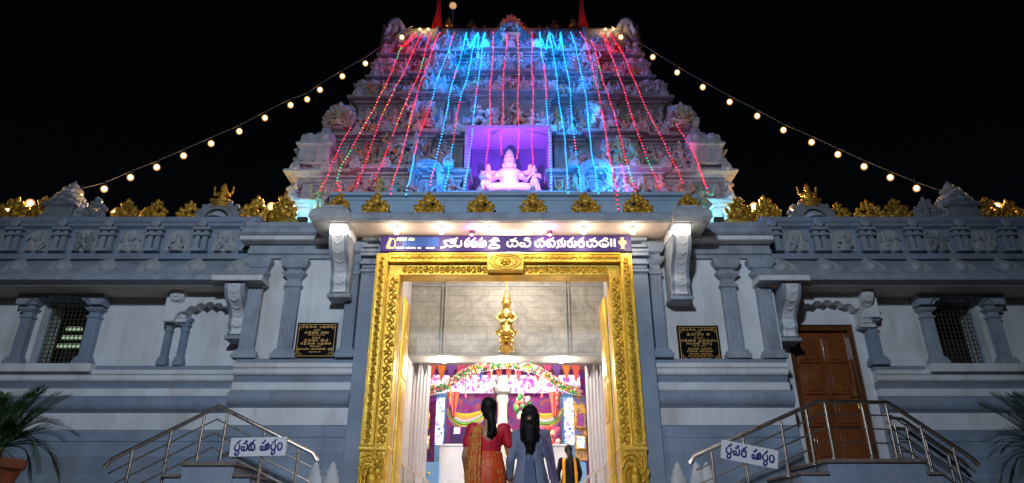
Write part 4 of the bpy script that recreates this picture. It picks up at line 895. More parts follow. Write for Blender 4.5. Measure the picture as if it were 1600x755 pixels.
# swags
sw_m = [mat('swag_' + n_, c_, .7, var=.15, vscale=8) for n_, c_ in (('yellow', (.75,.45,.04)), ('orange', (.7,.3,.05)), ('lilac', (.5,.42,.52)), ('green', (.12,.35,.06)), ('gold', (.72,.5,.1)), ('white', (.66,.62,.66)))]
for i, (xa, xb, l_) in enumerate(((699, 763, 'left'), (815, 879, 'right'))):
    t = thing('swag', 'yellow, green and lilac striped fabric swag on the %s half of the stage' % l_, 'drapery', (S((xa+xb)/2, 650, 17.7).x, 17.7, 4), 'striped swags of the stage')
    for k in range(6):
        rows = []
        for e in (0, 1):
            q = (k + e)/6; row = []
            for j in range(25):
                u = j/24; uu = u if i == 0 else 1 - u
                sag = (math.sin(math.pi*min(1, uu*1.0))**.8)*(12 + 24*q)*(.55 + .45*(1 - uu)) ; p = S(xa + (xb - xa)*u, 637 + 10*q + sag - 14*uu*q*0, 17.7); row.append((p.x, 17.7 - .06*math.sin(math.pi*q) - .02*math.sin(q*30), p.z))
            rows.append(row)
        o = part('stripe', MB().grid(rows), sw_m[k], t, 80); o.modifiers.new('thick', 'SOLIDIFY').thickness = .01
for i, (xa, l_) in enumerate(((708, 'left'), (867, 'right'))):
    a = S(xa - 10, 612, 17.6); b_ = S(xa + 10, 612, 17.6); c_ = S(xa + (1 if i == 0 else 0), 652, 17.6); rows = []
    for j in range(11):
        v = j/10; hw = (b_.x - a.x)/2*(1 - v*.8); rows.append([((a.x + b_.x)/2*(1-v) + c_.x*v + hw*(q/5 - 1), 17.6 + .03*math.sin(q*1.4 + v*2), a.z + (c_.z - a.z)*v) for q in range(11)])
    o = solid('fabric_streamer', 'coral orange fabric streamer hanging to a point on the %s of the stage' % l_, 'drapery', MB().grid(rows), mottled('coral_brocade', [(.8,.16,.05),(.75,.08,.18),(.85,.25,.05),(.5,.05,.3)], 12, kind='noise'), 'coral streamers of the stage', (a.x, 17.6, 4.5), 80); o.modifiers.new('thick', 'SOLIDIFY').thickness = .012
ts = thing('stage_table_cloth', 'dark violet cloth with small pink shapes behind the marble counter', 'cloth', (S(712, 680, 17.5).x, 17.5, 3.4)); q0 = S(702, 696, 17.5); q1 = S(735, 667, 17.5)
part('cloth', MB().box(q0.x, q1.x, 17.5, 17.54, q0.z, q1.z), mat('dark_violet_cloth', (.04,.015,.09), .8), ts); em = MB(); c0 = S(714, 673, 17.49)
for dx in (-.04, .04):
    for dz in (-.04, .04): em.box(c0.x + dx - .03, c0.x + dx + .03, 17.488, 17.499, c0.z + dz - .03, c0.z + dz + .03)
part('pink_shape', em, pink_m, ts)
o = solid('flower_heap', 'heap of pink and violet flowers on the counter at the right of the stage', 'flowers', (lambda m: ([m.sphere((S(856, 678, 17.4).x + rnd.uniform(-.28,.28), 17.4 + rnd.uniform(-.1,.1), S(856, 683, 17.4).z + rnd.uniform(-.24,.24)), rnd.uniform(.04,.08), 7, 5, rnd.choice([0,2,2,1])) for k in range(90)], m)[1])(MB()), FL, None, (S(856, 680, 17.4).x, 17.4, 3.5))
for i, (xa, xb, l_) in enumerate(((687, 738, 'left'), (800, 890, 'right'))):
    a = S(xa, 694, 16.9); b_ = S(xb, 694, 16.9)
    t = thing('marble_counter', 'white veined marble counter on the %s in front of the stage' % l_, 'counter', ((a.x + b_.x)/2, 16.9, FZ), 'marble counters')
    part('front', MB().box(a.x, b_.x, 16.9, 17.3, FZ + .02, a.z - .05), marble, t, 30, .01); part('top', MB().box(a.x - .04, b_.x + .04, 16.86, 17.34, a.z - .049, a.z), marble, t, 30, .01)
for i, (xa, xb, l_) in enumerate(((655, 686, 'left'), (893, 916, 'right'))):
    a = S(xa, 722, 16.7); b_ = S(xb, 722, 16.7)
    t = thing('blue_cabinet', 'light blue cabinet with gold fittings at the %s end of the counter' % l_, 'cabinet', ((a.x + b_.x)/2, 16.7, FZ), 'blue cabinets')
    part('carcass', MB().box(a.x, b_.x, 16.7, 17.2, FZ + .02, a.z), blue_cloth, t, 30, .01); part('knob', MB().sphere(((a.x + b_.x)/2, 16.68, a.z - .25), .035, 10, 6), brass, t)
# strands of flowers hanging from the garland
for i, (px, py, ln, ci) in enumerate(((704,600,.42,3),(728,584,.5,0),(748,577,.36,2),(768,574,.5,3),(806,574,.5,0),(826,577,.38,2),(846,584,.5,3),(870,600,.42,0))):
    p = S(px, py + 4, 17.45); mb = MB().tube([p, p - Vector((0,0,ln))], .006, 5, 4)
    for k in range(int(ln/.045)): mb.sphere(p - Vector((rnd.uniform(-.008,.008), 0, .03 + k*.045)), rnd.uniform(.02,.03), 7, 5, ci if k % 3 else 1)
    mb.sphere(p - Vector((0,0,ln + .03)), .045, 8, 6, 2)
    solid('flower_strand', 'short flower strand hanging below the garland arch, %s from the left' % ORD_[i], 'garland', mb, FL, 'flower strands under the garland', tuple(p), 60)
for i, (px, l_) in enumerate(((662, 'left'), (908, 'right'))):
    for q, (py, hh) in enumerate(((690, .34), (655, .4))):
        p = S(px, py, 17.5); t = thing('picture_frame', 'small gold framed picture, %s on the panel at the far %s of the stage' % (('lower','upper')[q], l_), 'picture', (p.x, 17.6, p.z - hh/2), 'gold framed pictures beside the stage')
        part('frame', MB().box(p.x - .13, p.x + .13, 17.62, 17.66, p.z - hh/2, p.z + hh/2), brass, t, 30, .008); part('picture', MB().box(p.x - .095, p.x + .095, 17.612, 17.619, p.z - hh/2 + .035, p.z + hh/2 - .035), [screen2, purple][q], t)
# low rails just inside the door
def bar_rail(name, lab, cat, pts, nposts, h, group, rails=2, r=.022, lowdrop=0):
    t = thing(name, lab, cat, (pts[0][0], pts[0][1], pts[0][2] - h), group)
    part('handrail', MB().tube(pts, r, 10), steel, t, 60)
    P = [Vector(p) for p in pts]
    def samp(u):
        Ls = [(P[i+1] - P[i]).length for i in range(len(P)-1)]; d = u*sum(Ls)
        for i, l in enumerate(Ls):
            if d <= l + 1e-6: return P[i].lerp(P[i+1], d/l)
            d -= l
        return P[-1]
    for k in range(nposts):
        q = samp((k + .3)/(nposts - .4)); part('post', MB().tube([q, q - Vector((0,0,h))], r*.75, 10).sphere(q - Vector((0,0,r)), r*1.1, 10, 6), steel, t, 60)
    for k in range(rails): part('mid_rail', MB().tube([p - Vector((0,0,h*(k + 1)/(rails + 1))) for p in P], r*.5, 8), steel, t, 60)
    return t
bar_rail('passage_railing', 'thin steel railing sloping beside the left inner wall of the doorway', 'railing', [(-1.82,11.6,2.62),(-1.55,12.6,2.48),(-1.42,13.2,2.3)], 4, .8, 'railings inside the doorway')
bar_rail('passage_railing', 'thin steel railing sloping beside the right inner wall of the doorway', 'railing', [(1.60,11.6,2.62),(1.36,12.6,2.48),(1.24,13.2,2.3)], 4, .8, 'railings inside the doorway')

# ------------------------------------------------------------------ side wings
def cusped(x0, x1, zt, zs, za, drop=.0):                  # lintel with a cusped arch cut into its lower edge
    n = 7; pts = [(x0, zt), (x0, zs)]; xm = (x0 + x1)/2; e = .12*(x1 - x0)
    arch = []
    for k in range(n):
        for q in range(5):
            u = (k + q/5)/n; x = x0 + e + (x1 - x0 - 2*e)*u
            arch.append((x, zs + (za - zs)*math.sin(math.pi*u)**.7 + .055*abs(math.sin(math.pi*q/5))))
    pts += arch + [(x1 - e, zs), (x1, zs), (x1, zt)]
    return pts
def wing(s):
    nm = 'left' if s < 0 else 'right'
    wg = thing('temple_wing', 'low blue and white temple wing with ' + ('a barred window and a blind arched niche' if s < 0 else 'a brown wooden door and a barred window'), 'building', (s*8, 11.5, FZ), 'side wings of the temple')
    X = lambda x: s*x
    Y = 11.5
    wx0, wx1, wz0, wz1 = 7.52, 8.36, 4.25, 5.42
    mb = MB()
    for x0, x1, z0, z1 in ((4.5, wx0, FZ, 6.1), (wx1, 13, FZ, 6.1), (wx0, wx1, FZ, wz0), (wx0, wx1, wz1, 6.1)):
        if s > 0 and x0 == 4.5:
            for q in ((4.5, 4.88, FZ, 6.1), (4.88, 6.06, 4.96, 6.1), (6.06, wx0, FZ, 6.1), (4.88, 6.06, FZ, 2.55)): mb.box(q[0], q[1], Y, Y + .5, q[2], q[3])
        else: mb.box(X(x0), X(x1), Y, Y + .5, z0, z1)
    part('wall', mb, white, wg)
    for x0, x1 in (((4.5, 13),) if s < 0 else ((6.22, 13),)): plinth(wg, min(X(x0), X(x1)), max(X(x0), X(x1)), Y + .0)
    # eave
    ex0, ex1 = 4.22, 13
    prof = [(Y + .02, 6.12), (11.28, 6.10), (11.05, 5.98), (10.86, 5.78), (10.72, 5.60), (10.66, 5.58), (10.66, 5.50), (10.80, 5.47), (Y + .02, 5.50)]
    ev = part('eave', MB().prism(prof, 'x', X(ex0), X(ex1)), grey, wg, 30, .008)
    part('eave_edge', MB().box(X(ex0 - .03), X(5.05), 10.60, 10.66, 5.47, 5.56).box(X(ex0 - .03), X(ex0 - .001), 10.66, 11.35, 5.47, 5.56), white, ev, 30, .006)
    part('eave_soffit', MB().box(X(ex0 + .02), X(ex1), 10.84, Y - .001, 5.455, 5.468), soffit_m, ev)
    pts = [(.2*math.cos(R(a))*(1 + .15*math.cos(R(3*a))), .21*math.sin(R(a))) for a in range(-20, 201, 20)]
    m4 = MB().prism(pts, 'y', -.05, .04); m4.sphere((0, -.05, .05), (.1,.05,.1), 10, 6); m4.sphere((0, 0, .24), .045, 8, 6)
    m4.v = [(p[0], p[1] + (p[2] + .2)*.62 - .07, p[2]) for p in m4.v]; om = m4.mesh('eave_gable', [pale], None, 40)
    for k in range(11): put('eave_gable', om, ev, Vector((X(4.75 + k*.78), 10.86, 5.80)) - ORG[wg])
    # parapet
    pr = part('parapet', MB().prism([(Y + .3, 6.1), (11.2, 6.1), (11.2, 6.2), (11.28, 6.24), (11.28, 6.72), (11.20, 6.76), (11.20, 6.80), (11.16, 6.84), (11.16, 6.92), (11.22, 6.95), (Y + .3, 6.95)], 'x', X(4.62), X(13)), blue, wg, 30, .006)
    po = MB(); pn = MB()
    for e in (-.07, .07): po.box(e - .045, e + .045, 11.19, 11.3, 6.24, 6.74)
    po.box(-.15, .15, 11.15, 11.3, 6.55, 6.61); po.box(-.16, .16, 11.14, 11.3, 6.66, 6.715); po.box(-.14, .14, 11.15, 11.3, 6.245, 6.30); po.sphere((0, 11.14, 6.80), (.1, .05, .1), 8, 6)
    pn.prism([(-.22, 6.27), (.22, 6.27), (.22, 6.6)] + [(.2*math.cos(R(a)), 6.6 + .09*math.sin(R(a))) for a in range(0, 181, 30)] + [(-.22, 6.6)], 'y', 11.255, 11.29)
    pom = po.mesh('parapet_pier', [grey], (0, 11.5, FZ), 30); pnm = pn.mesh('parapet_panel', [pale], (0, 11.5, FZ), 40); x = 4.8; k = 0
    while x < 12.6:
        bev(put('parapet_pier', pom, pr, (X(x) - s*8, 0, 0)), .006); put('parapet_panel', pnm, pr, (X(x + .43) - s*8, 0, 0))
        if k % 4 == 1: fig(P_SE, pr, X(x + .43), 11.25, 6.26, .40, pale, name='relief_figure')
        else:
            for q in (-1, 1): fig([P_PR, P_ST, P_DA][(k + q) % 3], pr, X(x + .43) + q*.1, 11.25, 6.26, .42, [pale, stone_grey][k % 2], name='relief_figure')
        x += .86; k += 1
    # window
    wn = part('window', MB().box(X(wx0), X(wx0 + .045), Y + .12, Y + .2, wz0, wz1).box(X(wx1 - .045), X(wx1), Y + .12, Y + .2, wz0, wz1).box(X(wx0 + .045), X(wx1 - .045), Y + .12, Y + .2, wz0, wz0 + .045).box(X(wx0 + .045), X(wx1 - .045), Y + .12, Y + .2, wz1 - .045, wz1), grey, wg, 30, .006)
    g = MB(); n = 10
    for k in range(1, n): x = wx0 + .045 + k*(wx1 - wx0 - .09)/n; g.tube([(X(x), Y + .15, wz0), (X(x), Y + .15, wz1)], .009, 6)
    for k in range(1, 15): z = wz0 + k*(wz1 - wz0)/15; g.tube([(X(wx0), Y + .165, z), (X(wx1), Y + .165, z)], .008, 6)
    part('grille', g, iron, wn)
    part('window_back', MB().box(X(wx0 - .6), X(wx1 + .6), Y + 1.3, Y + 1.35, 3.6, 6.0).box(X(wx0 - .6), X(wx0 - .55), Y + .5, Y + 1.3, 3.6, 6).box(X(wx1 + .55), X(wx1 + .6), Y + .5, Y + 1.3, 3.6, 6).box(X(wx0 - .6), X(wx1 + .6), Y + .5, Y + 1.3, 6.0, 6.05), dark, wn)
    part('window_sill', MB().box(X(wx0 - .42), X(wx1 + .42), 11.22, Y + .01, 4.06, 4.20), white, wn, 30, .01)
    for x in (7.36, 8.54): pilaster(wg, X(x), Y, 4.2, 5.40, .09, blue if s < 0 else grey, .14)
    part('window_lintel', MB().prism(cusped(min(X(7.2), X(8.72)), max(X(7.2), X(8.72)), 5.47, 5.26, 5.38), 'y', 11.25, Y + .01), grey, wg, 30, .006)
    if s < 0:
        for k, z in enumerate((4.58, 4.74, 4.90)):
            t = part('shelf_glow', MB().box(X(7.78 + .05*k), X(8.24 - .04*k), Y + .42, Y + .46, z + .08, z + .145), mat('glowing_green_shelf', (.6,.8,.5), emit=.35, ecol=(.62,.85,.5)), wn)  # glowing strips stand in for a lit shelf, no tube lamps here
        part('arch_lintel', MB().prism(cusped(-6.06, -4.5, 5.46, 4.94, 5.24), 'y', 11.22, Y + .01), white, wg, 30, .006)
        for x in (-6.00, -5.72): pilaster(wg, x, Y, 4.2, 5.06, .05, blue, .12)
        s_bracket(wg, -4.68, .17, 10.70, Y, 4.66, 5.45); s_bracket(wg, -5.84, .12, 11.1, Y, 5.02, 5.45, (white, white))
    else:
        part('arch_lintel', MB().prism(cusped(4.7, 6.45, 5.46, 5.02, 5.28), 'y', 11.24, Y + .01), white, wg, 30, .006)
        pilaster(wg, 6.32, Y, 4.2, 5.14, .09, blue, .16); s_bracket(wg, 4.76, .16, 10.70, Y, 4.62, 5.45); s_bracket(wg, 6.22, .10, 11.05, Y, 4.92, 5.45, (white, white))
        part('wall_return', MB().box(4.46, 4.50, 11.0, 11.5, FZ, 6.1), white, wg)
        dr = part('wooden_door', MB().box(4.97, 5.97, Y + .12, Y + .17, 2.56, 4.86), wood, wg, 30, .005)
        pn = MB()
        for c in range(2):
            for r_ in range(4):
                x0 = 5.05 + c*.46; z0 = 2.66 + r_*.545; pn.rect(x0, x0 + .38, Y + .085, Y + .13, [(0, z0), (0, z0 + .45)]); pn.box(x0 + .05, x0 + .33, Y + .07, Y + .1, z0 + .05, z0 + .40)
        part('door_panel', pn, wood, dr, 30, .012)
        part('door_frame', MB().box(4.88, 4.968, Y + .03, Y + .2, 2.55, 4.96).box(5.972, 6.06, Y + .03, Y + .2, 2.55, 4.96).box(4.9681, 5.9719, Y + .03, Y + .2, 4.862, 4.96), wood_dark, dr, 30, .008)
        part('handle', MB().box(5.885, 5.93, Y + .105, Y + .121, 3.55, 3.85).tube([(5.905, Y + .1, 3.72), (5.905, Y + .04, 3.72), (5.80, Y + .04, 3.72)], .014, 8).tube([(5.905, Y + .1, 3.62), (5.905, Y + .05, 3.60), (5.905, Y + .05, 3.50), (5.905, Y + .1, 3.48)], .012, 8), brass, dr, 40)
        part('door_room', MB().box(4.7, 6.2, Y + .5, Y + .55, 2.4, 5.2), dark, wg)
    return wg
wing(-1); wing(1)

# ------------------------------------------------------------------ crests on parapets and canopy
ORD = ['first','second','third','fourth','fifth','sixth','seventh','eighth','ninth','tenth']
def crest(px, sc, m_, lab, Y=11.45, z=6.95, group='crests along the parapet', rz=0):
    x = at(px, 345, Y).x
    o = put('parapet_crest', rnd.choice(CRESTS), None, (x, Y, z), rz + rnd.uniform(-.28, .28), (sc*rnd.uniform(.92, 1.1), sc, sc*rnd.uniform(.9, 1.12))); o.rotation_euler.y = rnd.uniform(-.05, .05); o.material_slots[0].link = 'OBJECT'; o.material_slots[0].material = m_
    return tag(o, lab, 'ornament', group)
LG = [(20,.78,0),(62,.72,0),(148,.78,1),(195,.72,0),(241,.70,0),(294,.58,0),(397,.72,0),(443,.80,0)]
for i, (px, sc, g_) in enumerate(LG): crest(px, sc*1.05, stone_grey if g_ else gold_old, ('grey stone' if g_ else 'golden') + ' fan crest on the left wing parapet, %s from the canopy outwards' % ORD[len(LG) - 1 - i])
RG = [(1155,.80,0),(1199,.72,0),(1312,.58,0),(1360,.68,0),(1402,.72,0),(1450,.72,1),(1545,.76,0),(1582,.66,0)]
for i, (px, sc, g_) in enumerate(RG): crest(px, sc*1.05, stone_grey if g_ else gold_old, ('grey stone' if g_ else 'golden') + ' fan crest on the right wing parapet, %s from the canopy outwards' % ORD[i])
CG = [(528,.62),(587,.80),(669,.82),(751,.78),(833,.78),(916,.80),(997,.82),(1077,.62)]
for i, (px, sc) in enumerate(CG):
    x = at(px, 330, 10.3).x
    o = put('canopy_crest', rnd.choice(CRESTS), None, (x, 10.36, 6.53 if 0 < i < 7 else 6.62), rnd.uniform(-.12, .12), (sc*.84, .8, sc*.86)); o.material_slots[0].link = 'OBJECT'; o.material_slots[0].material = gold_old
    tag(o, 'golden fan crest on the canopy edge above the door, %s from the left' % ORD[i], 'ornament', 'crests along the canopy')
for px, l_ in ((345, 'left'), (1266, 'right')):
    x = at(px, 330, 11.4).x
    t = thing('parapet_shrine', 'grey arch topped by a golden crowned figure on the %s wing parapet' % l_, 'ornament', (x, 11.4, 6.95), 'arched shrines on the parapets')
    mb = MB()
    for r0, r1, y in ((.42, .30, 11.30), (.30, .22, 11.26)):
        pts = [(x + r0*math.cos(R(a)), 6.95 + r0*.85*math.sin(R(a))) for a in range(0, 181, 15)] + [(x - r1*math.cos(R(a)), 6.95 + r1*.85*math.sin(R(a))) for a in range(0, 181, 15)]
        mb.prism(pts, 'y', y, 11.55)
    for k in range(9): a = R(k*22.5); mb.sphere((x + .44*math.cos(a), 11.38, 6.97 + .38*math.sin(a)), .055, 8, 6)
    part('arch', mb, stone_grey, t, 40); part('pedestal', MB().lathe((x, 11.35, 6.952), [(.2,0),(.2,.05),(.14,.1),(.1,.14)], 12), pale, t)
    fig(P_SE, t, x, 11.36, 7.2, .54, gold_old, name='figure'); 
for px, l_ in ((108, 'left'), (1490, 'right')):
    x = at(px, 330, 11.6).x
    t = thing('parapet_turret', 'tall pale stucco turret of stacked scrolls on the outer part of the %s parapet' % l_, 'ornament', (x, 11.5, 6.95), 'turrets on the parapets')
    part('base', MB().rect(x - .26, x + .26, 11.3, 11.7, [(.04,6.952),(.04,7.02),(0,7.06),(0,7.2),(.06,7.24),(.02,7.32)]), stone_grey, t, 30, .008)
    o = put('scroll_crest', CRESTS[2], t, (0, -.02, .30), 0, (.72, 1.1, .62)); o.material_slots[0].link = 'OBJECT'; o.material_slots[0].material = pale
    part('dome', MB().lathe((x, 11.55, 7.3), [(.26,0),(.30,.05),(.28,.09),(.19,.12),(.24,.17),(.26,.22),(.22,.26),(.14,.29),(.18,.34),(.18,.38),(.08,.43),(.10,.47),(.03,.55),(0,.6)], 14), stone_grey, t)
    for q in (-1, 1): put('side_scroll', CRESTS[3 if q < 0 else 4], t, (q*.30, .02, .0), q*.5, (.55, .9, .75)).material_slots[0].link = 'OBJECT'; t.children[-1].material_slots[0].material = pale
# flood bulbs standing behind the crests
for i, (px, py, l_) in enumerate(((47, 318, 'far left, near the end of the left parapet'), (180, 334, 'behind the left parapet between two golden crests'), (424, 323, 'left of the canopy, behind the golden crests'), (1178, 323, 'right of the canopy, behind the golden crests'), (1240, 327, 'beside the arched shrine on the right parapet'), (1528, 348, 'low behind the outer right parapet crests'), (1558, 323, 'far right, near the end of the right parapet'), (14, 330, 'at the very left end of the parapet'), (84, 336, 'behind the pale turret on the left parapet'), (1460, 338, 'behind the pale turret on the right parapet'), (1592, 335, 'at the very right end of the parapet'))):
    p = at(px, py, 11.75); t = thing('parapet_lamp', 'bare warm bulb on a short stem, ' + l_, 'lamp', (p.x, p.y, 6.95), 'bare bulbs along the parapets')
    part('stem', MB().tube([(p.x, p.y, 6.94), (p.x, p.y, p.z - .06)], .012, 6), black_cable, t); b_ = part('bulb', MB().sphere(p, (.048,.048,.055), 16, 10), bulb_m, t); part('bulb_halo', MB().sphere(p, (.085,.085,.09), 18, 12), shell_m, b_); point('bulb_light', p + Vector((0, -.14, .05)), 24, (1,.62,.26), .05, t)
for s, l_ in ((-1, 'left'), (1, 'right')):
    t = thing('cyan_floodlight', 'small cyan floodlight at the %s foot of the tower' % l_, 'lamp', (s*3.95, 11.5, 6.96), 'cyan floodlights at the tower foot')
    part('housing', MB().box(s*3.95 - .09, s*3.95 + .09, 11.45, 11.53, 6.96, 7.06), black_cable, t); part('lens', MB().box(s*3.95 - .075, s*3.95 + .075, 11.531, 11.536, 6.975, 7.05), cyan_m, t)
    point('cyan_light', (s*4.0, 11.58, 7.2), 16, (.2,.75,1), .06, t)
# plaques
def plaque(x0, x1, z0, z1, lab, rows):
    t = thing('plaque', lab, 'plaque', ((x0 + x1)/2, 10.97, z0), 'dedication plaques beside the door')
    part('slab', MB().box(x0, x1, 10.95, 11.0, z0, z1), black_gran, t, 30, .005)
    fr = MB(); e = .03
    for q in ((x0+e,x1-e,z0+e,z0+e+.008),(x0+e,x1-e,z1-e-.008,z1-e),(x0+e,x0+e+.008,z0+e+.0081,z1-e-.0081),(x1-e-.008,x1-e,z0+e+.0081,z1-e-.0081)): fr.box(q[0], q[1], 10.945, 10.951, q[2], q[3])
    for cx, cz, sx, sz in ((x0,z0,1,1),(x1,z0,-1,1),(x0,z1,1,-1),(x1,z1,-1,-1)):
        for k in range(3): fr.tube([(cx + sx*(.05 + .03*k + .02*math.cos(a*.6)), 10.947, cz + sz*(.05 + .03*(2-k) + .02*math.sin(a*.6))) for a in range(11)], .004, 5)
    part('border', fr, gold_ink, t); xm = (x0 + x1)/2; W = x1 - x0
    for k, (txt, wf, z, h) in enumerate(rows): part('lettering', lettering(scribble(max(3, int(W*wf/h*.75)), k + int(xm)), W*wf, h, xm, 10.949, z0 + (z1 - z0)*z, h*.085), gold_ink, t, 60)
plaque(-3.60, -2.92, 4.22, 4.83, 'black granite plaque with gilt lettering on the wall left of the door', [(0,.78,.875,.045),(0,.16,.79,.03),(0,.6,.71,.05),(0,.42,.645,.022),(0,.2,.565,.035),(0,.6,.49,.05),(0,.76,.40,.045),(0,.26,.33,.03),(0,.88,.25,.04),(0,.28,.17,.025)])
plaque(2.80, 3.50, 4.15, 4.78, 'black granite plaque with gilt lettering on the wall right of the door', [(0,.72,.88,.04),(0,.14,.81,.025),(0,.56,.75,.05),(0,.22,.66,.03),(0,.86,.58,.05),(0,.62,.50,.045),(0,.32,.44,.022),(0,.56,.36,.035),(0,.62,.29,.035),(0,.52,.22,.03),(0,.6,.165,.025),(0,.5,.10,.03)])

# ------------------------------------------------------------------ side stairs, railings, signs
def stair(xl0, xl1, xr0, xr1, zt, lab):
    t = thing('side_stair', lab, 'stairs', ((xl1 + xr0)/2, 10.4, FZ), 'side stairs along the wall')
    B = MB(); G = MB(); B.box(xl1, xr0, 9.56, 11.28, FZ, zt - .05); G.box(xl1 - .03, xr0 + .03, 9.52, 11.28, zt - .049, zt)
    n = 5; dz = (zt - FZ)/(n + .0)
    for k in range(1, n):
        for a, b_ in ((xl1, xl0), (xr0, xr1)):
            d = (b_ - a)/(n - 1)*1.0; x0 = a + d*(k - 1); x1 = a + d*k; z = zt - dz*k
            x0 += math.copysign(.002, d); B.box(x0, x1, 9.56, 11.28, FZ, z - .04); G.box(x0, x1 + math.copysign(.03, d), 9.52, 11.28, z - .039, z)
    part('stair_block', B, blue, t, 30, .006); part('tread', G, granite, t, 30, .006)
stair(-5.35, -4.45, -3.75, -2.82, 2.44, 'left side stair of brown granite treads behind the steel railing'); stair(2.75, 4.30, 5.62, 6.45, 2.48, 'right side stair of brown granite treads below the wooden door')
def stair_rail(lab, pts, posts, h=.78, rails=3, curl=0):
    t = thing('stair_railing', lab, 'railing', (pts[0][0], pts[0][1], FZ), 'stainless steel stair railings')
    P = [Vector(p) for p in pts]
    ends = [P[0] + Vector((-.07*(1 if P[1].x > P[0].x else -1), 0, -.10))] + P + [P[-1] + Vector((.07*(1 if P[-1].x > P[-2].x else -1), 0, -.10))]
    part('handrail', MB().tube(ends, .03, 12), steel, t, 60)
    for x in posts:
        for a, b_ in zip(P[:-1], P[1:]):
            if min(a.x, b_.x) - 1e-6 <= x <= max(a.x, b_.x) + 1e-6 and abs(a.x - b_.x) > .01:
                q = a.lerp(b_, (x - a.x)/(b_.x - a.x)); part('post', MB().tube([q + Vector((0,0,-.06)), q - Vector((0,0,h))], .02, 10).tube([q, q + Vector((0,0,-.07))], .011, 8).sphere(q + Vector((0,0,-.065)), .024, 10, 6).lathe(q - Vector((0,0,h)), [(.04,0),(.035,.02),(.02,.03)], 10), steel, t, 60); break
    for k in range(rails): part('mid_rail', MB().tube([p - Vector((0,0,.18 + k*.19)) for p in P], .012, 8), steel, t, 60)
    return t
ry = 9.62
stair_rail('steel railing with a peak on the left side stair, carrying a white sign', [(-5.47,ry,2.48),(-4.12,ry,3.20),(-2.72,ry,2.56)], [-5.2,-4.72,-4.3,-3.98,-3.42,-2.92])
stair_rail('front steel railing with a level top on the right side stair, carrying a white sign', [(2.52,ry,2.52),(4.36,ry,3.27),(5.34,ry,3.25),(6.32,ry,2.50)], [2.76,3.22,3.78,4.16,4.44,4.96,5.30,5.72,6.1])
stair_rail('rear steel railing against the wall on the right side stair', [(6.12,11.05,3.27),(6.3,11.05,3.25),(7.1,11.05,2.6)], [6.16,6.34,6.6,6.9], .78, 2)
def hang_sign(cx, cz, w_, h_, rot, txt, lab):
    t = thing('sign_board', lab, 'sign', (cx, 9.57, cz - h_/2), 'white entrance way signs')
    m = Matrix.Translation((cx, 0, cz)) @ Matrix.Rotation(-rot, 4, 'Y')
    part('panel', MB().box(-w_/2, w_/2, 9.55, 9.565, -h_/2, h_/2).xform(m), sign_white, t, 30, .004)
    i_ = txt.index(' '); ca, sa = math.cos(rot), math.sin(rot)
    for wd, u0, u1 in ((txt[:i_], -.42, -.05), (txt[i_+1:], .04, .43)):
        uc = (u0 + u1)/2*w_; part('lettering', lettering(wd, (u1 - u0)*w_, h_*.70, cx + uc*ca, 9.549, cz - .005 + uc*sa, .0125, rot), ink_blue, t, 60)
    for sx in (-.3, .3): part('wire_tie', MB().tube([(sx*w_, 9.56, h_*.3), (sx*w_, 9.60, h_*.3 + .03), (sx*w_, 9.64, h_*.3)], .004, 5).xform(m), steel, t)
hang_sign(-3.46, 2.64, .77, .25, R(1.2), ['dhru','ve','sha',' ','maa','dhru','am'], 'white sign with blue lettering hanging level on the railing of the peaked left stair')
hang_sign(3.26, 2.54, .77, .25, R(-11), ['dhru','ve','ka',' ','maa','dhru','am'], 'white sign with blue lettering hanging tilted on the right railing')

# ------------------------------------------------------------------ potted palms
def frond_mesh(L, droop, seed):
    r = random.Random(seed); mb = MB(); pts = []; N = 40
    for i in range(N + 1):
        u = i/N; pts.append(Vector((L*(u*.9 - .1*u*u), 0, L*(.62*u - droop*u**2.2))))
    mb.tube(pts, [.011*(1 - .8*i/N) for i in range(N + 1)], 6)
    for i in range(6, N + 1):
        for s in (-1, 1):
            p = pts[i]; d = (pts[min(i+1, N)] - pts[i-1]).normalized(); u = i/N
            l = L*.30*(.30 + math.sin(math.pi*min(1, u*.9 + .08))*.8)*r.uniform(.88, 1.08); side = Vector((0, s, 0))
            dr = (d*.85 + side*.62 + Vector((0,0,.30 + r.uniform(-.08,.08)))).normalized(); w_ = .0055
            q1 = p + dr*l*.5; q2 = p + dr*l + Vector((0,0,-.10*l - r.uniform(0,.08)*l)); n = dr.cross(Vector((0,0,1))).normalized()
            mb.add([p - n*w_*.6, p + n*w_*.6, q1 + n*w_, q1 - n*w_, q2], [(0,1,2,3),(3,2,4)])
    return mb
FR = [frond_mesh(1.0, d, i).mesh('frond', [leafm], None, 60) for i, d in enumerate((.25, .55, .85))]
def palm(x, y, sc, lab, seed, nf=34, potr=.30):
    t = thing('potted_palm', lab, 'plant', (x, y, FZ), 'potted palms'); r = random.Random(seed)
    part('pot', MB().lathe((x, y, FZ), [(potr*.62,0),(potr*.66,.02),(potr*.9,.42),(potr*1.0,.52),(potr*1.1,.53),(potr*1.12,.62),(potr*1.04,.63),(potr*.98,.56),(potr*.9,.54)], 24), terra, t, 40)
    part('soil', MB().lathe((x, y, FZ + .55), [(0,0),(potr*.95,.0),(potr*.9,.02),(0,.03)], 16), soil, t)
    st = MB()
    for k in range(7): a = k*.9; st.tube([(x + .04*math.cos(a), y + .04*math.sin(a), FZ + .55), (x + .10*math.cos(a), y + .10*math.sin(a), FZ + .9)], [.025,.012], 7)
    part('stem', st, mat('palm_stem', (.10,.12,.05), .6), t)
    for k in range(nf):
        a = k*2.4 + r.uniform(-.2,.2); q = k/nf; me = FR[0 if q < .35 else 1 if q < .7 else 2]
        o = put('frond', me, t, (.06*math.cos(a), .06*math.sin(a), .75), a, sc*r.uniform(.85, 1.12)); o.rotation_euler = (0, -R(38)*(1 - q*1.5), a)
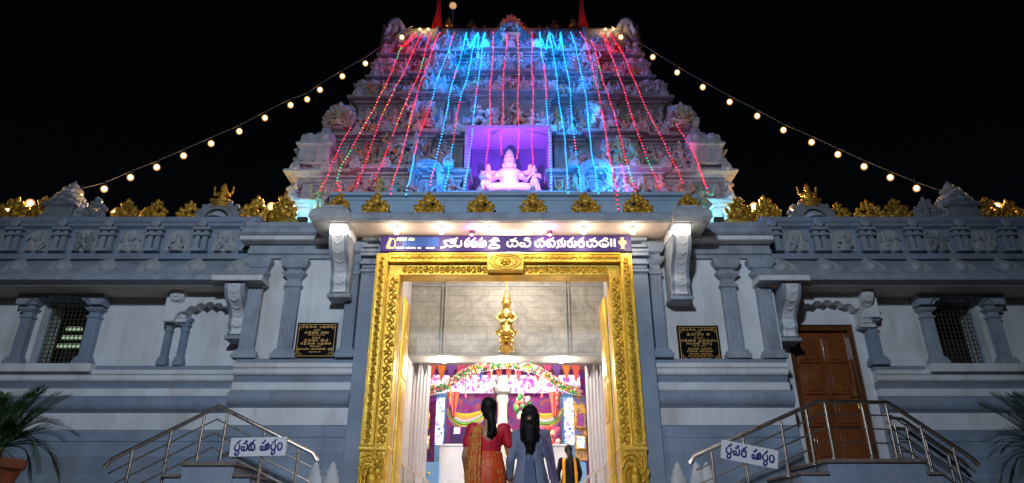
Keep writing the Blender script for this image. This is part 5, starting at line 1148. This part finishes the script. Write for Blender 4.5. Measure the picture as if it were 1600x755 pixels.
palm(-5.62, 7.6, .80, 'feathery green palm in a terracotta pot at the left edge of the terrace', 3)
palm(6.75, 8.6, .95, 'feathery green palm in a terracotta pot at the right edge of the terrace', 5)

# ------------------------------------------------------------------ finials, flags
def kalasha(px, py, h, lab, m_=brass, Y=14.3):
    p = at(px, py, Y); z = 13.985
    return solid('kalasha_finial', lab, 'finial', MB().lathe((p.x, Y, z), kalasha_prof(h), 16), m_, 'finials on the tower ridge', (p.x, Y, z), 50)
dk = mat('dark_bronze', (.16,.10,.04), .4, .8)
KL = [(701,40,.52,brass),(737,40,.50,dk),(757,45,.26,brass),(779,45,.28,brass),(820,45,.34,brass),(843,45,.26,brass),(866,40,.50,dk),(896,40,.52,brass)]
for i, (px, py, h, m_) in enumerate(KL): kalasha(px, py, h, ('bright brass' if m_ is brass else 'dark bronze') + ' pot finial on the tower ridge, %s of eight from the left' % ORD[i], m_)
x = at(799, 40, 14.2).x
o = o_rc = put('ridge_crest', P_CREST, None, (x, 14.25, 13.985), 0, (.85, .9, .80)); o.material_slots[0].link = 'OBJECT'; o.material_slots[0].material = painted('crest_paint_red', [(.55,.12,.05),(.6,.3,.06),(.5,.08,.05),(.6,.35,.1)], (.5,.2,.08)); tag(o, 'red and gold fan crest at the centre of the tower ridge', 'ornament'); ORG[o] = Vector((x, 14.25, 13.985))
p = at(707, 5, 14.3); t = thing('pole_lamp', 'thin pole with a round golden lamp rising from the left of the tower ridge', 'lamp', (p.x, 14.45, 13.7))
part('pole', MB().tube([(p.x, 14.45, 13.98), (p.x, 14.45, p.z - .02)], .012, 8), cable_w, t); part('globe', MB().sphere((p.x, 14.45, p.z + .05), (.10,.10,.09), 14, 8), mat('amber_globe', (.8,.42,.15), .3, emit=.6, ecol=(1,.55,.2)), t)
flag_m = mat('red_flag_cloth', (.80,.025,.015), .8, var=.25, vscale=5)
def flag(px, s, lab):
    a = at(px, 52, 14.0); t = thing('red_flag', lab, 'flag', (a.x, 14.1, 13.5), 'red flags on the tower ridge')
    top = a.z + 1.35; part('pole', MB().tube([(a.x, 14.1, 13.45), (a.x - s*.0, 14.1, top)], .014, 8), cable_w, t)
    rows = []
    for j in range(15):
        v = j/14; z = top - .02 - v*1.32; wd = .05 + .28*v**1.2 if v < .9 else .3 - (v - .9)*1.2
        rows.append([(a.x + s*wd*(q/8 - .35) + s*.06*(1 - v), 14.06 + .05*math.sin(q*1.3 + v*5)*(.3 + v), z + .02*math.sin(q)) for q in range(9)])
    o = part('cloth', MB().grid(rows), flag_m, t, 80); o.modifiers.new('thick', 'SOLIDIFY').thickness = .006
for px, py, l_ in ((656,46,'outer one of two left of the left flag'),(669,46,'inner one of two left of the left flag'),(946,46,'inner one of two right of the right flag'),(958,46,'outer one of two right of the right flag')):
    p = at(px, py, 13.5); t = thing('ridge_bulb', 'tiny warm bulb on the tower ridge, ' + l_, 'lamp', tuple(p - Vector((0,0,.1))), 'tiny bulbs on the tower ridge')
    b_ = part('bulb', MB().sphere(p, .026, 12, 8), bulb_m, t); part('bulb_halo', MB().sphere(p, .045, 14, 10), shell_m, b_); part('holder', MB().tube([p - Vector((0,0,.03)), p - Vector((0,0,.14))], .012, 6), black_cable, t); point('bulb_light', p + Vector((.0, -.1, .05)), 5, (1,.55,.22), .04, t)
point('ridge_glow', (0.02, 13.4, 13.75), 9, (1,.16,.03), .05, o_rc)  # bare red light added to make the ridge crest glow, no lamp there
flag(679, 1, 'furled red flag on the left of the tower ridge, near the pole lamp'); flag(915, -1, 'furled red flag on the right of the tower ridge')

# ------------------------------------------------------------------ strings of bulbs
def bulb_string(cable, bulbs, lab, Ya, Yb, xa, xb):
    t = thing('bulb_string', lab, 'string lights', at(cable[0][0], cable[0][1], Ya), 'strings of bulbs from tower to wings')
    yy = lambda px: Ya + (Yb - Ya)*(px - xa)/(xb - xa)
    part('cable', MB().tube([at(px, py, yy(px)) for px, py in cable], .008, 6), cable_w, t)
    for px, py in bulbs:
        p = at(px, py, yy(px)); sk = part('socket', MB().lathe(p + Vector((0,0,.05)), [(.02,0),(.026,.02),(.024,.06),(.012,.09)], 10).tube([p + Vector((0,0,.13)), p + Vector((0,0,.22))], .006, 5), black_cable, t)
        b_ = part('bulb', MB().sphere(p, (.042,.042,.048), 16, 10), bulb_m, t); part('bulb_halo', MB().sphere(p - Vector((0,0,.008)), (.066,.066,.072), 18, 12), shell_m, b_)
LB = [(628,58),(571,99),(535,119),(500,140),(480,155),(454,164),(414,184),(374,205),(330,224),(287,243),(245,261),(204,277),(163,295),(125,304)]
RB = [(970,58),(1020,89),(1058,113),(1098,136),(1140,159),(1183,181),(1224,203),(1268,222),(1309,241),(1350,260),(1391,277),(1432,294),(1476,309)]
bulb_string([(x, y - 9) for x, y in [(645,50)] + LB], LB, 'sagging string of warm bulbs from the tower top down to the left wing', 13.5, 11.6, 640, 125)
bulb_string([(x, y - 9) for x, y in [(955,50)] + RB], RB, 'sagging string of warm bulbs from the tower top down to the right wing', 13.5, 11.6, 960, 1476)
for px, py, q in ((125,304,-1),(1476,309,1)):
    pass

# ------------------------------------------------------------------ hanging LED strings
def led_string(pts, pat, lab, lum='red'):
    P = [on_slope(px, py) if py < 304 else at(px, py, 10.42) for px, py in pts]
    if pts[-1][1] >= 304:
        q = P[-1]; P.insert(-1, Vector((q.x, 10.42, 7.14)))
    C = curve_pts(P[:-1], 8) + [P[-1]] if pts[-1][1] >= 304 else curve_pts(P, 8)
    ph = rnd.uniform(0, 6); C = [p + Vector((.016*math.sin(i*.55 + ph) + .006*math.sin(i*2.1), .015*math.sin(i*1.3), 0)) for i, p in enumerate(C)]
    acc = [0]
    for a, b_ in zip(C[:-1], C[1:]): acc.append(acc[-1] + (b_ - a).length)
    Lt = acc[-1]; n = int(Lt/.088); names = ['red','blue','green','amber','pink','white']; j = 0; path = []; rad = []; mi = []
    for k in range(n):                   # a thin wire swelling into a lit bead at even steps
        for o_, r_ in ((-.016, .0035), (-.008, .0125), (.008, .0125), (.016, .0035)):
            d = min(max((k + .5)*Lt/n + o_, 0), Lt - 1e-6)
            while acc[j+1] < d: j += 1
            path.append(C[j].lerp(C[j+1], (d - acc[j])/(acc[j+1] - acc[j] + 1e-9))); rad.append(r_); mi.append(6 if o_ > .01 else names.index(pat((k + .5)/n, k)))
    mb = MB().tube(path, rad, 6); seg = 6
    for i in range(len(path) - 1):
        for q in range(seg): mb.m[i*seg + q] = mi[i]
    t = solid('led_string', lab, 'string lights', mb, [led[x_] for x_ in names] + [cable_w], 'coloured light strings down the tower', tuple(P[-1]), 0); ORG[t] = Vector(P[-1])
    m_ = len(C)
    for u in (.12, .38, .64, .88):
        p = C[min(m_ - 1, int(u*m_))]
        if p.y < 11: continue
        c_ = pat(u, 0); c_ = 'pink' if c_ in ('amber','pink') else c_ if c_ in LCOL else 'red'
        point('led_glow', p + Vector((0, -.14, 0)), {'blue': 13, 'red': 2.4, 'pink': 1.0}[c_]*(1 if u > .3 else 1.2), LCOL[c_], .06, t)
def red(a=(), amber=()): return lambda u, k: 'green' if any(x0 <= u < x1 for x0, x1 in a) else 'amber' if any(x0 <= u < x1 for x0, x1 in amber) and k % 2 == 0 else ('red' if k % 4 else 'pink')
def blu(a=(), pk=()): return lambda u, k: 'red' if any(x0 <= u < x1 for x0, x1 in a) else 'pink' if any(x0 <= u < x1 for x0, x1 in pk) else ('blue')
STR = [([(547,198),(520,255),(499,300)], red(), 'short red light string at the far left corner of the tower'),
 ([(651,50),(634,66),(620,90),(590,160),(535,256),(529,299)], red([(.12,.22),(.78,.95)], [(.4,.7)]), 'outermost long red light string on the left of the tower, with green beads low down'),
 ([(658,52),(642,90),(607,160),(555,294)], red(amber=[(.35,.6)]), 'red light string second from the left among the long strings'),
 ([(673,50),(660,98),(635,160),(584,282)], red([(.2,.3)], [(.45,.7)]), 'red light string third from the left, green for a short stretch near its top'),
 ([(688,50),(673,84),(649,160),(611,306)], red(amber=[(.5,.62)]), 'red light string fourth from the left, beside the blue ones'),
 ([(711,50),(696,90),(676,150),(653,222),(635,308)], blu([(0,.1),(.42,.66)], [(.66,.72)]), 'light string turning from blue to red and back, left of the blue group'),
 ([(730,50),(713,110),(698,170),(673,292)], blu([], [(.3,.36),(.9,1)]), 'blue light string left of the niche, second of the left blue group'),
 ([(746,50),(733,106),(718,165),(694,300)], blu([(.5,.74)]), 'light string left of the niche, blue above and red in its lower middle'),
 ([(758,50),(752,85),(743,165),(725,298)], blu([], [(.4,.46)]), 'blue light string running down the left edge of the niche'),
 ([(771,49),(767,130),(765,190),(758,298)], red(), 'red light string hanging across the left part of the niche'),
 ([(792,49),(788,110),(785,180),(784,243)], red(), 'red light string hanging straight above the seated deity'),
 ([(810,49),(810,110),(810,180),(809,250)], red(amber=[(0,.4)]), 'red and amber light string just right of the tower centre line'),
 ([(830,49),(832,110),(832,180),(832,263)], red(), 'red light string hanging above the attendant statue right of the deity'),
 ([(843,49),(850,110),(856,180),(861,300)], blu([(.24,.42)], [(.42,.5)]), 'light string of blue with a red stretch down the right edge of the niche'),
 ([(859,49),(868,110),(877,180),(889,304)], blu([]), 'blue light string first to the right of the niche'),
 ([(875,49),(886,110),(894,180),(907,302)], blu([], [(.72,.78)]), 'blue light string second to the right of the niche'),
 ([(891,49),(908,110),(918,180),(934,305)], blu([]), 'blue light string third to the right of the niche, beside the red ones'),
 ([(906,49),(923,90),(941,180),(965,330)], red(), 'red light string first beyond the right blue group'),
 ([(924,62),(937,105),(959,180),(994,301)], red([(.2,.26),(.84,.95)]), 'red light string with green beads low down, second beyond the right blue group'),
 ([(937,49),(955,85),(987,180),(1031,297)], red([(.82,.9)], [(.2,.35)]), 'red and amber light string, second from the right among the long strings'),
 ([(952,49),(970,80),(1016,180),(1068,288)], red(), 'outermost long red light string on the right of the tower'),
 ([(1057,192),(1085,245),(1106,304)], red(), 'short red light string at the far right corner of the tower'),
 ([(950,262),(952,300)], blu([]), 'very short blue light string beside the blue arched shrine on the right'),
 ([(969,256),(981,300)], red(), 'very short red light string right of the blue arched shrine')]
for a, b_, c_ in STR: led_string(a, b_, c_)
# extra loops at the ridge
for i, (pts, c_, l_) in enumerate((([(728,52),(734,75),(746,52),(748,78),(758,52)], 'blue', 'zigzag blue light loop near the ridge on the left'), ([(843,52),(853,78),(859,52),(872,76),(875,52)], 'blue', 'zigzag blue light loop near the ridge on the right'), ([(652,55),(634,70),(624,72)], 'red', 'short red light loop at the left end of the ridge'), ([(945,58),(955,78),(965,80)], 'red', 'short red light loop at the right end of the ridge'))):
    led_string(pts, (lambda u, k, c=c_: c), l_)

# ------------------------------------------------------------------ people
def hand(m, wr, d, palmn, s, grip=.35):                   # wrist, direction of the fingers, palm normal, thumb side
    wr = Vector(wr); d = Vector(d).normalized(); n = Vector(palmn).normalized(); sd = d.cross(n).normalized()*s
    m.cap(wr, wr + d*.075, .022, .02, 10)
    for k in range(4): m.cap(wr + d*.03, wr + d*.082 + sd*(.027 - .018*k), .014, .011, 8)
    for k, L_ in enumerate((.068, .078, .072, .056)):
        b0 = wr + d*.085 + sd*(.028 - .0187*k); d1 = (d + n*grip*.5).normalized(); b1 = b0 + d1*L_*.45; d2 = (d + n*grip*1.3).normalized(); b2 = b1 + d2*L_*.32; d3 = (d + n*grip*2.4).normalized(); b3 = b2 + d3*L_*.23
        m.cap(b0, b1, .0092, .0085, 8); m.cap(b1, b2, .0085, .0078, 8); m.cap(b2, b3, .0078, .006, 8)
    t0 = wr + d*.025 + sd*.02; t1 = t0 + (d*.6 + sd*.8 + n*.25).normalized()*.04; t2 = t1 + (d*.9 + sd*.3 + n*.35).normalized()*.03
    m.cap(t0, t1, .013, .0105, 8); m.cap(t1, t2, .0105, .008, 8)
def body_core(m, arms, hgt, grips=None, wide=1.0):
    for s in (-1, 1):
        m.cap((s*.080,0,.88), (s*.085,.02,.47), .086, .056); m.cap((s*.085,.02,.47), (s*.085,-.01,.09), .056, .036); m.cap((s*.085,-.03,.045), (s*.09,.13,.03), .038, .028)
        m.sphere((s*.068,-.02,.91), (.09,.095,.10)); m.cap((s*.05,0,1.22), (s*.15*wide,-.005,1.335), .09, .052)
    m.cap((0,0,.92), (0,0,1.08), .13, .112); m.cap((0,0,1.08), (0,0,1.25), .112, .125); m.sphere((-.07,.07,1.23), (.07,.06,.07)); m.sphere((.07,.07,1.23), (.07,.06,.07))
    m.cap((0,-.01,1.33), (0,.005,1.46), .055, .05); m.sphere((0,.015,1.545), (.073,.092,.105)); m.sphere((0,.04,1.49), (.055,.065,.055))
    m.sphere((0,.112,1.535), (.012,.02,.022)); m.cap((0,.1,1.56), (0,.11,1.54), .009, .011)
    for s in (-1, 1): m.sphere((s*.076,.01,1.535), (.012,.02,.03), 8, 6)
    m.cap((-.02,.09,1.488), (.02,.09,1.488), .008, .008)
    for s, (sh, el, wr) in zip((-1, 1), arms):
        m.cap(sh, el, .05, .036); m.cap(el, wr, .036, .023)
        d = (Vector(wr) - Vector(el)).normalized(); hand(m, wr, d, (-s*.9, .3, 0), 1 if s > 0 else -1)
def face(p, z=1.55):
    mb = MB(); 
    for s in (-1, 1): mb.sphere((s*.028,.092,z), (.014,.009,.008), 8, 6)
    part('eyes', mb, eyew, p); mb = MB()
    for s in (-1, 1): mb.sphere((s*.028,.099,z), (.006,.004,.006), 8, 6)
    part('irises', mb, eyed, p); part('mouth', MB().sphere((0,.097,1.487), (.021,.008,.008), 10, 6), lip, p); mb = MB()
    for s in (-1, 1): mb.tube([(s*.012,.105,z+.022),(s*.03,.10,z+.028),(s*.048,.088,z+.02)], .004, 5)
    part('eyebrows', mb, hair, p)
def skirt(prof, folds, amp, x=0, n=72):                   # prof: (z, rx, ry)
    rings = []
    for z, rx, ry in prof:
        q = amp*(1 - min(1, max(0, (z - .1)/.95)))
        rings.append([(x + (rx + q*math.sin(folds*a + z*2) + q*.5*math.sin(folds*1.7*a + 1 - z*3))*math.cos(a), (ry + q*math.sin(folds*a + z*2))*math.sin(a), z) for a in [2*math.pi*i/n for i in range(n)]])
    return MB().loft(rings, 0, False)
def sheet(rows, th=.006): return MB().grid(rows)
def person(x, y, z, h, label):
    t = bpy.data.objects.new('person', None); COL.objects.link(t); t.location = (x, y, z); k = h/1.65; t.scale = (k, k, k); ORG[t] = Vector((0,0,0)); tag(t, label, 'person', 'women at the entrance'); return t
def brocade(name, base, thread, sc, amt=.62):
    m = mat(name, base, .5, var=.2, vscale=5); t = m.node_tree; L = t.links.new; b = t.nodes['Principled BSDF']; prev = b.inputs['Base Color'].links[0].from_socket
    tc = t.nodes.new('ShaderNodeTexCoord'); v = t.nodes.new('ShaderNodeTexNoise'); v.inputs['Scale'].default_value = sc; v.inputs['Detail'].default_value = 4; v.inputs['Distortion'].default_value = 1.2; L(tc.outputs['Object'], v.inputs['Vector'])
    r = t.nodes.new('ShaderNodeMapRange'); r.inputs['From Min'].default_value = amt - .03; r.inputs['From Max'].default_value = amt + .03; L(v.outputs[0], r.inputs['Value'])
    x_ = t.nodes.new('ShaderNodeMix'); x_.data_type = 'RGBA'; L(r.outputs[0], x_.inputs[0]); L(prev, x_.inputs[6]); x_.inputs[7].default_value = (*thread, 1); L(x_.outputs[2], b.inputs['Base Color']); return m
saree_m = brocade('red_saree', (.74,.07,.008), (.66,.30,.05), 24, .60); pallu_m = brocade('orange_gold_brocade', (.62,.10,.010), (.64,.33,.07), 34, .54); blouse_m = mat('crimson_blouse', (.62,.012,.03), .55, var=.1)
# woman in the red saree
p1 = person(-.228, 7.1, 1.2, 1.635, 'woman in a red and orange saree with a low ponytail, walking in')
A1 = [((-.165,-.005,1.335), (-.238,-.02,1.06), (-.205,.11,.85)), ((.165,-.005,1.335), (.225,-.01,1.06), (.245,.05,.83))]
m = MB(); body_core(m, A1, 1.65); p1.rotation_euler.z = .10; put('body', blob(m, .0075, skin, 2, 'body'), p1); face(p1)
m = MB()
for s in (-1, 1):
    m.cap((s*.05,0,1.22), (s*.15,-.005,1.335), .103, .062); m.cap((s*.165,-.005,1.335), (s*.212,-.012,1.18), .062, .052); m.sphere((s*.07,.075,1.23), .08)
m.cap((0,0,1.1), (0,0,1.25), .125, .138)
me = blob(m, .009, blouse_m, 2, 'blouse'); cut(me, lambda c: c.z < 1.07 or (c.y < .03 and (c.x/.098)**2 + ((c.z - 1.37)/.17)**2 < 1) or (c.y >= .03 and (c.x/.09)**2 + ((c.z - 1.40)/.12)**2 < 1))
o = put('blouse', me, p1); o.modifiers.new('thick', 'SOLIDIFY').thickness = -.004
part('saree', skirt([(1.10,.142,.140),(1.05,.150,.140),(.98,.168,.148),(.9,.188,.162),(.8,.192,.165),(.65,.185,.158),(.45,.185,.158),(.25,.2,.17),(.05,.22,.19)], 9, .012), saree_m, p1, 80)
rows = []
for j in range(30):
    v = j/29; row = []
    for i in range(15):
        u = i/14
        if v < .25:
            a = v/.25*math.pi*.62 + R(70); xx = -.185 + .11*u - .0; yy = .085*math.cos(a - R(10)) + .0; zz = 1.30 + .115*math.sin(max(0, min(math.pi, a - R(30)))); yy = .10 - v/.25*.215
            zz = 1.395 - (abs(v/.25 - .5)*2)**2*.09 - abs(xx + .06)*.35
        else:
            w_ = (v - .25)/.75; xx = -.19 - .045*min(1, w_*2.2) + (.11 + .085*w_)*u; yy = -.118 - .055*min(1, w_*2.4) + .05*(1 - u)**3 + .03*max(0, w_ - .6) + .012*math.sin(u*16 + w_*2); zz = 1.305 - w_*.98
        row.append((xx, yy, zz))
    rows.append(row)
o = part('pallu', sheet(rows), pallu_m, p1, 80); o.modifiers.new('thick', 'SOLIDIFY').thickness = .008
m = MB(); m.sphere((0,-.008,1.562), (.088,.098,.108)); m.sphere((0,-.04,1.50), (.075,.06,.075))
me = blob(m, .008, hair, 1, 'hair'); cut(me, lambda c: c.y > .062 and c.z < 1.62); put('hair', me, p1)
m = MB(); pts = curve_pts([(0,-.085,1.50),(.0,-.125,1.48),(.012,-.135,1.43),(.025,-.135,1.36),(.022,-.13,1.30),(.008,-.125,1.25)], 5); m.tube(pts, [.02,.024,.03,.034,.037,.04,.042,.043,.044,.045,.045,.045,.044,.043,.042,.04,.037,.034,.030,.026,.022,.018,.013,.009,.006,.003][:len(pts)], 12)
for k in range(9): m.tube([p + Vector((.03*math.cos(k*.7)*(1 - i/len(pts)*.6), -.012 + .02*math.sin(k*.7), -.012*i/len(pts)*(k % 3))) for i, p in enumerate(pts[4:])], .007, 6)
for k in range(16):
    a = rnd.uniform(0, 6.28); m.tube([p + Vector((.04*math.cos(a)*(1 + .15*math.sin(i*.4 + k)), -.004 + .034*math.sin(a), -.002*k*i/len(pts))) for i, p in enumerate(pts[6:])], [.0062]*(len(pts) - 8) + [.004,.002], 5)
put('ponytail', blob(m, .0055, hair, 0, 'ponytail'), p1)
part('hair_tie', MB().tube([(.024*math.cos(a), -.118 + .012*math.sin(a), 1.487 + .022*math.sin(a)) for a in [i*.5236 for i in range(13)]], .008, 6), mat('pink_hair_tie', (.6,.2,.2), .6), p1)
bg_m = MB()
for w_ in (A1[0], A1[1]): 
    e, wr = Vector(w_[1]), Vector(w_[2]); d = (wr - e).normalized(); s1 = d.orthogonal().normalized(); s2 = d.cross(s1)
    for k in range(3): c = wr - d*(.012 + .014*k); bg_m.tube([c + (s1*math.cos(a) + s2*math.sin(a))*.03 for a in [i*.5236 for i in range(13)]], .003, 5)
part('bangles', bg_m, brass, p1)
# woman in the blue-grey kurta
p2 = person(.20, 7.12, 1.2, 1.56, 'woman in a blue grey kurta with long loose hair, walking in')
kurta_m = mat('blue_grey_kurta', (.20,.22,.31), .75, var=.18, vscale=5, bump=.2, bscale=14); kd_m = mat('navy_kurta_panel', (.10,.13,.23), .7, var=.3, vscale=9)
A2 = [((-.158,-.005,1.33), (-.215,-.02,1.07), (-.225,.06,.86)), ((.158,-.005,1.33), (.215,-.03,1.07), (.235,.03,.86))]
m = MB(); body_core(m, A2, 1.65); p2.rotation_euler.z = -.07; put('body', blob(m, .0075, skin2, 2, 'body'), p2); face(p2)
m = MB()
for s, (sh, el, wr) in zip((-1, 1), A2):
    m.cap((s*.05,0,1.22), (s*.15,-.005,1.335), .106, .066); m.cap(sh, el, .064, .05); m.cap(el, Vector(el).lerp(Vector(wr), .82), .05, .038); m.sphere((s*.07,.075,1.23), .082)
m.cap((0,0,1.0), (0,0,1.25), .145, .142); m.cap((0,-.01,1.3), (0,0,1.38), .085, .066)
me = blob(m, .009, kurta_m, 2, 'kurta'); cut(me, lambda c: c.z > 1.40 and abs(c.x) < .07 or (c.z < .97 and abs(c.x) < .17)); o = put('kurta', me, p2)
part('kurta_skirt', skirt([(1.10,.143,.135),(1.02,.152,.142),(.95,.172,.155),(.85,.195,.175),(.7,.215,.19),(.5,.24,.21),(.34,.26,.22)], 7, .02), kurta_m, p2, 80)
part('trousers', MB().tube([(-.085,0,.5),(-.085,0,.1)], [.1,.08], 16).tube([(.085,0,.5),(.085,0,.1)], [.1,.08], 16), kd_m, p2, 60)
rows = []
for j in range(16):
    v = j/15; z = 1.08 - v*.72; ry = .148 + .075*v**.8; rows.append([((.045 + .06*v)*(u/5 - 1) , -ry - .012 - .006*math.sin(u*2.2 + j*.2) + .25*((.045 + .06*v)*(u/5 - 1))**2, z) for u in range(11)])
o = part('kurta_panel', sheet(rows), kd_m, p2, 80); o.modifiers.new('thick', 'SOLIDIFY').thickness = .006
rows = []
for j in range(26):
    v = j/25
    if v < .3: q = v/.3; rows.append([(.115 + .085*u/10 - .02*q, .09 - .21*q, 1.40 - (abs(q - .5)*2)**2*.07 - .085*u/10*.6) for u in range(11)])
    else: q = (v - .3)/.7; rows.append([(.115 + .09*min(1, q*2.2) + (.085 + .01*q)*u/10 + .012*math.sin(q*5), -.115 - .02*math.sin(q*3) + .012*math.sin(u*1.5 + q*2), 1.33 - .05*u/10 - q*.98) for u in range(11)])
o = part('dupatta', sheet(rows), mat('mauve_dupatta', (.20,.14,.24), .75, var=.2, vscale=8), p2, 80); o.modifiers.new('thick', 'SOLIDIFY').thickness = .006
m = MB(); m.sphere((0,-.008,1.56), (.095,.10,.11)); m.cap((0,-.055,1.5), (0,-.09,1.38), .088, .098); m.cap((-.05,-.07,1.42), (-.055,-.115,1.30), .06, .05); m.cap((.05,-.07,1.42), (.055,-.115,1.30), .06, .05)
m.cap((0,-.11,1.38), (.005,-.14,1.26), .098, .068); m.cap((.005,-.14,1.26), (.012,-.15,1.15), .064, .024); m.cap((.03,-.145,1.25), (.045,-.15,1.17), .035, .010); m.cap((-.03,-.145,1.25), (-.028,-.15,1.16), .035, .012)
for k in range(40):
    a = rnd.uniform(-1.75, 1.75); w0 = rnd.uniform(0, 6); zb = rnd.uniform(1.10, 1.26) - .04*math.cos(a); x0 = .092*math.sin(a); xe = (.085*math.sin(a) if abs(a) > .9 else .055*math.sin(a)) + rnd.uniform(-.012,.012)
    m.tube([(x0*(1-q) + xe*q + .006*math.sin(w0 + q*9), -.075*abs(math.cos(a)) - .02 - .085*math.sin(min(1.57, q*2.6))*max(.3, math.cos(a)), 1.56 - (1.56 - zb)*q) for q in [i/11 for i in range(12)]], [.012]*8 + [.011,.009,.006,.003], 6)
for k in range(0): a = 0; m.tube([(.094*math.sin(a)*.97, -.09*abs(math.cos(a)) - .015, 1.55), (.1*math.sin(a), -.13 - .02*math.cos(a), 1.38), (.07*math.sin(a), -.18 - .02*math.cos(a)*.5, 1.26), (.03*math.sin(a) + .012, -.16, 1.14 + .035*(k % 3))], [.02,.018,.014,.005], 6)
me = blob(m, .006, hair, 0, 'hair'); cut(me, lambda c: c.y > .06 and c.z < 1.62); put('hair', me, p2)
m = MB(); m.sphere((0,-.155,1.485), (.02,.012,.012), 8, 6)
for a in (90, 40, 140, 0, 180): m.cap((0,-.158,1.485), (.028*math.cos(R(a)), -.15, 1.485 + .03*math.sin(R(a))), .007, .004, 6)
part('hair_clip', m, mat('rose_gold_clip', (.7,.35,.22), .3, .8), p2)
# third visitor far inside the hall
p3 = person(1.19, 14.4, FZ + .02, 1.58, 'smaller woman in black with a yellow stole, seen from behind inside the hall')
blk = mat('black_dress', (.005,.0045,.006), .8, spec=.2); yel = mat('yellow_stole', (.75,.32,.015), .7, var=.12)
A3 = [((-.165,-.005,1.335), (-.235,-.01,1.07), (-.2,.12,.9)), ((.165,-.005,1.335), (.235,-.01,1.07), (.2,.12,.9))]
m = MB(); body_core(m, A3, 1.65); put('body', blob(m, .009, skin, 2, 'body'), p3); face(p3)
m = MB()
for s, (sh, el, wr) in zip((-1, 1), A3):
    m.cap((s*.05,0,1.22), (s*.15,-.005,1.335), .106, .064); m.cap(sh, el, .062, .05); m.cap(el, Vector(el).lerp(Vector(wr), .7), .05, .04)
m.cap((0,0,1.0), (0,0,1.25), .142, .14); me = blob(m, .012, blk, 2, 'dress'); cut(me, lambda c: c.z > 1.39 and abs(c.x) < .06); put('dress', me, p3)
part('skirt', skirt([(1.08,.145,.135),(.95,.172,.155),(.8,.2,.18),(.5,.23,.2),(.1,.26,.23)], 8, .02), blk, p3, 80)
for s in (-1, 1):
    rows = []
    for j in range(22):
        v = j/21
        if v < .3: q = v/.3; rows.append([(s*(.085 + .055*u/5), .10 - .23*q, 1.40 - (abs(q - .5)*2)**2*.07 - .03*u/5) for u in range(6)])
        else: q = (v - .3)/.7; rows.append([(s*(.09 + .055*u/5 + .02*q), -.15 - .04*min(1, q*3) + .008*math.sin(u*2), 1.33 - q*.75) for u in range(6)])
    o = part('stole', sheet(rows), yel, p3, 80); o.modifiers.new('thick', 'SOLIDIFY').thickness = .008
m = MB(); m.sphere((0,-.008,1.562), (.088,.10,.11)); m.tube(curve_pts([(0,-.08,1.52),(.02,-.15,1.42),(.03,-.175,1.25),(.02,-.185,1.0)], 5), [.05,.05,.052,.054,.055,.055,.055,.054,.05,.05,.045,.04,.035,.03,.024,.012], 10)
me = blob(m, .01, hair, 1, 'hair'); cut(me, lambda c: c.y > .062 and c.z < 1.62); put('hair', me, p3)
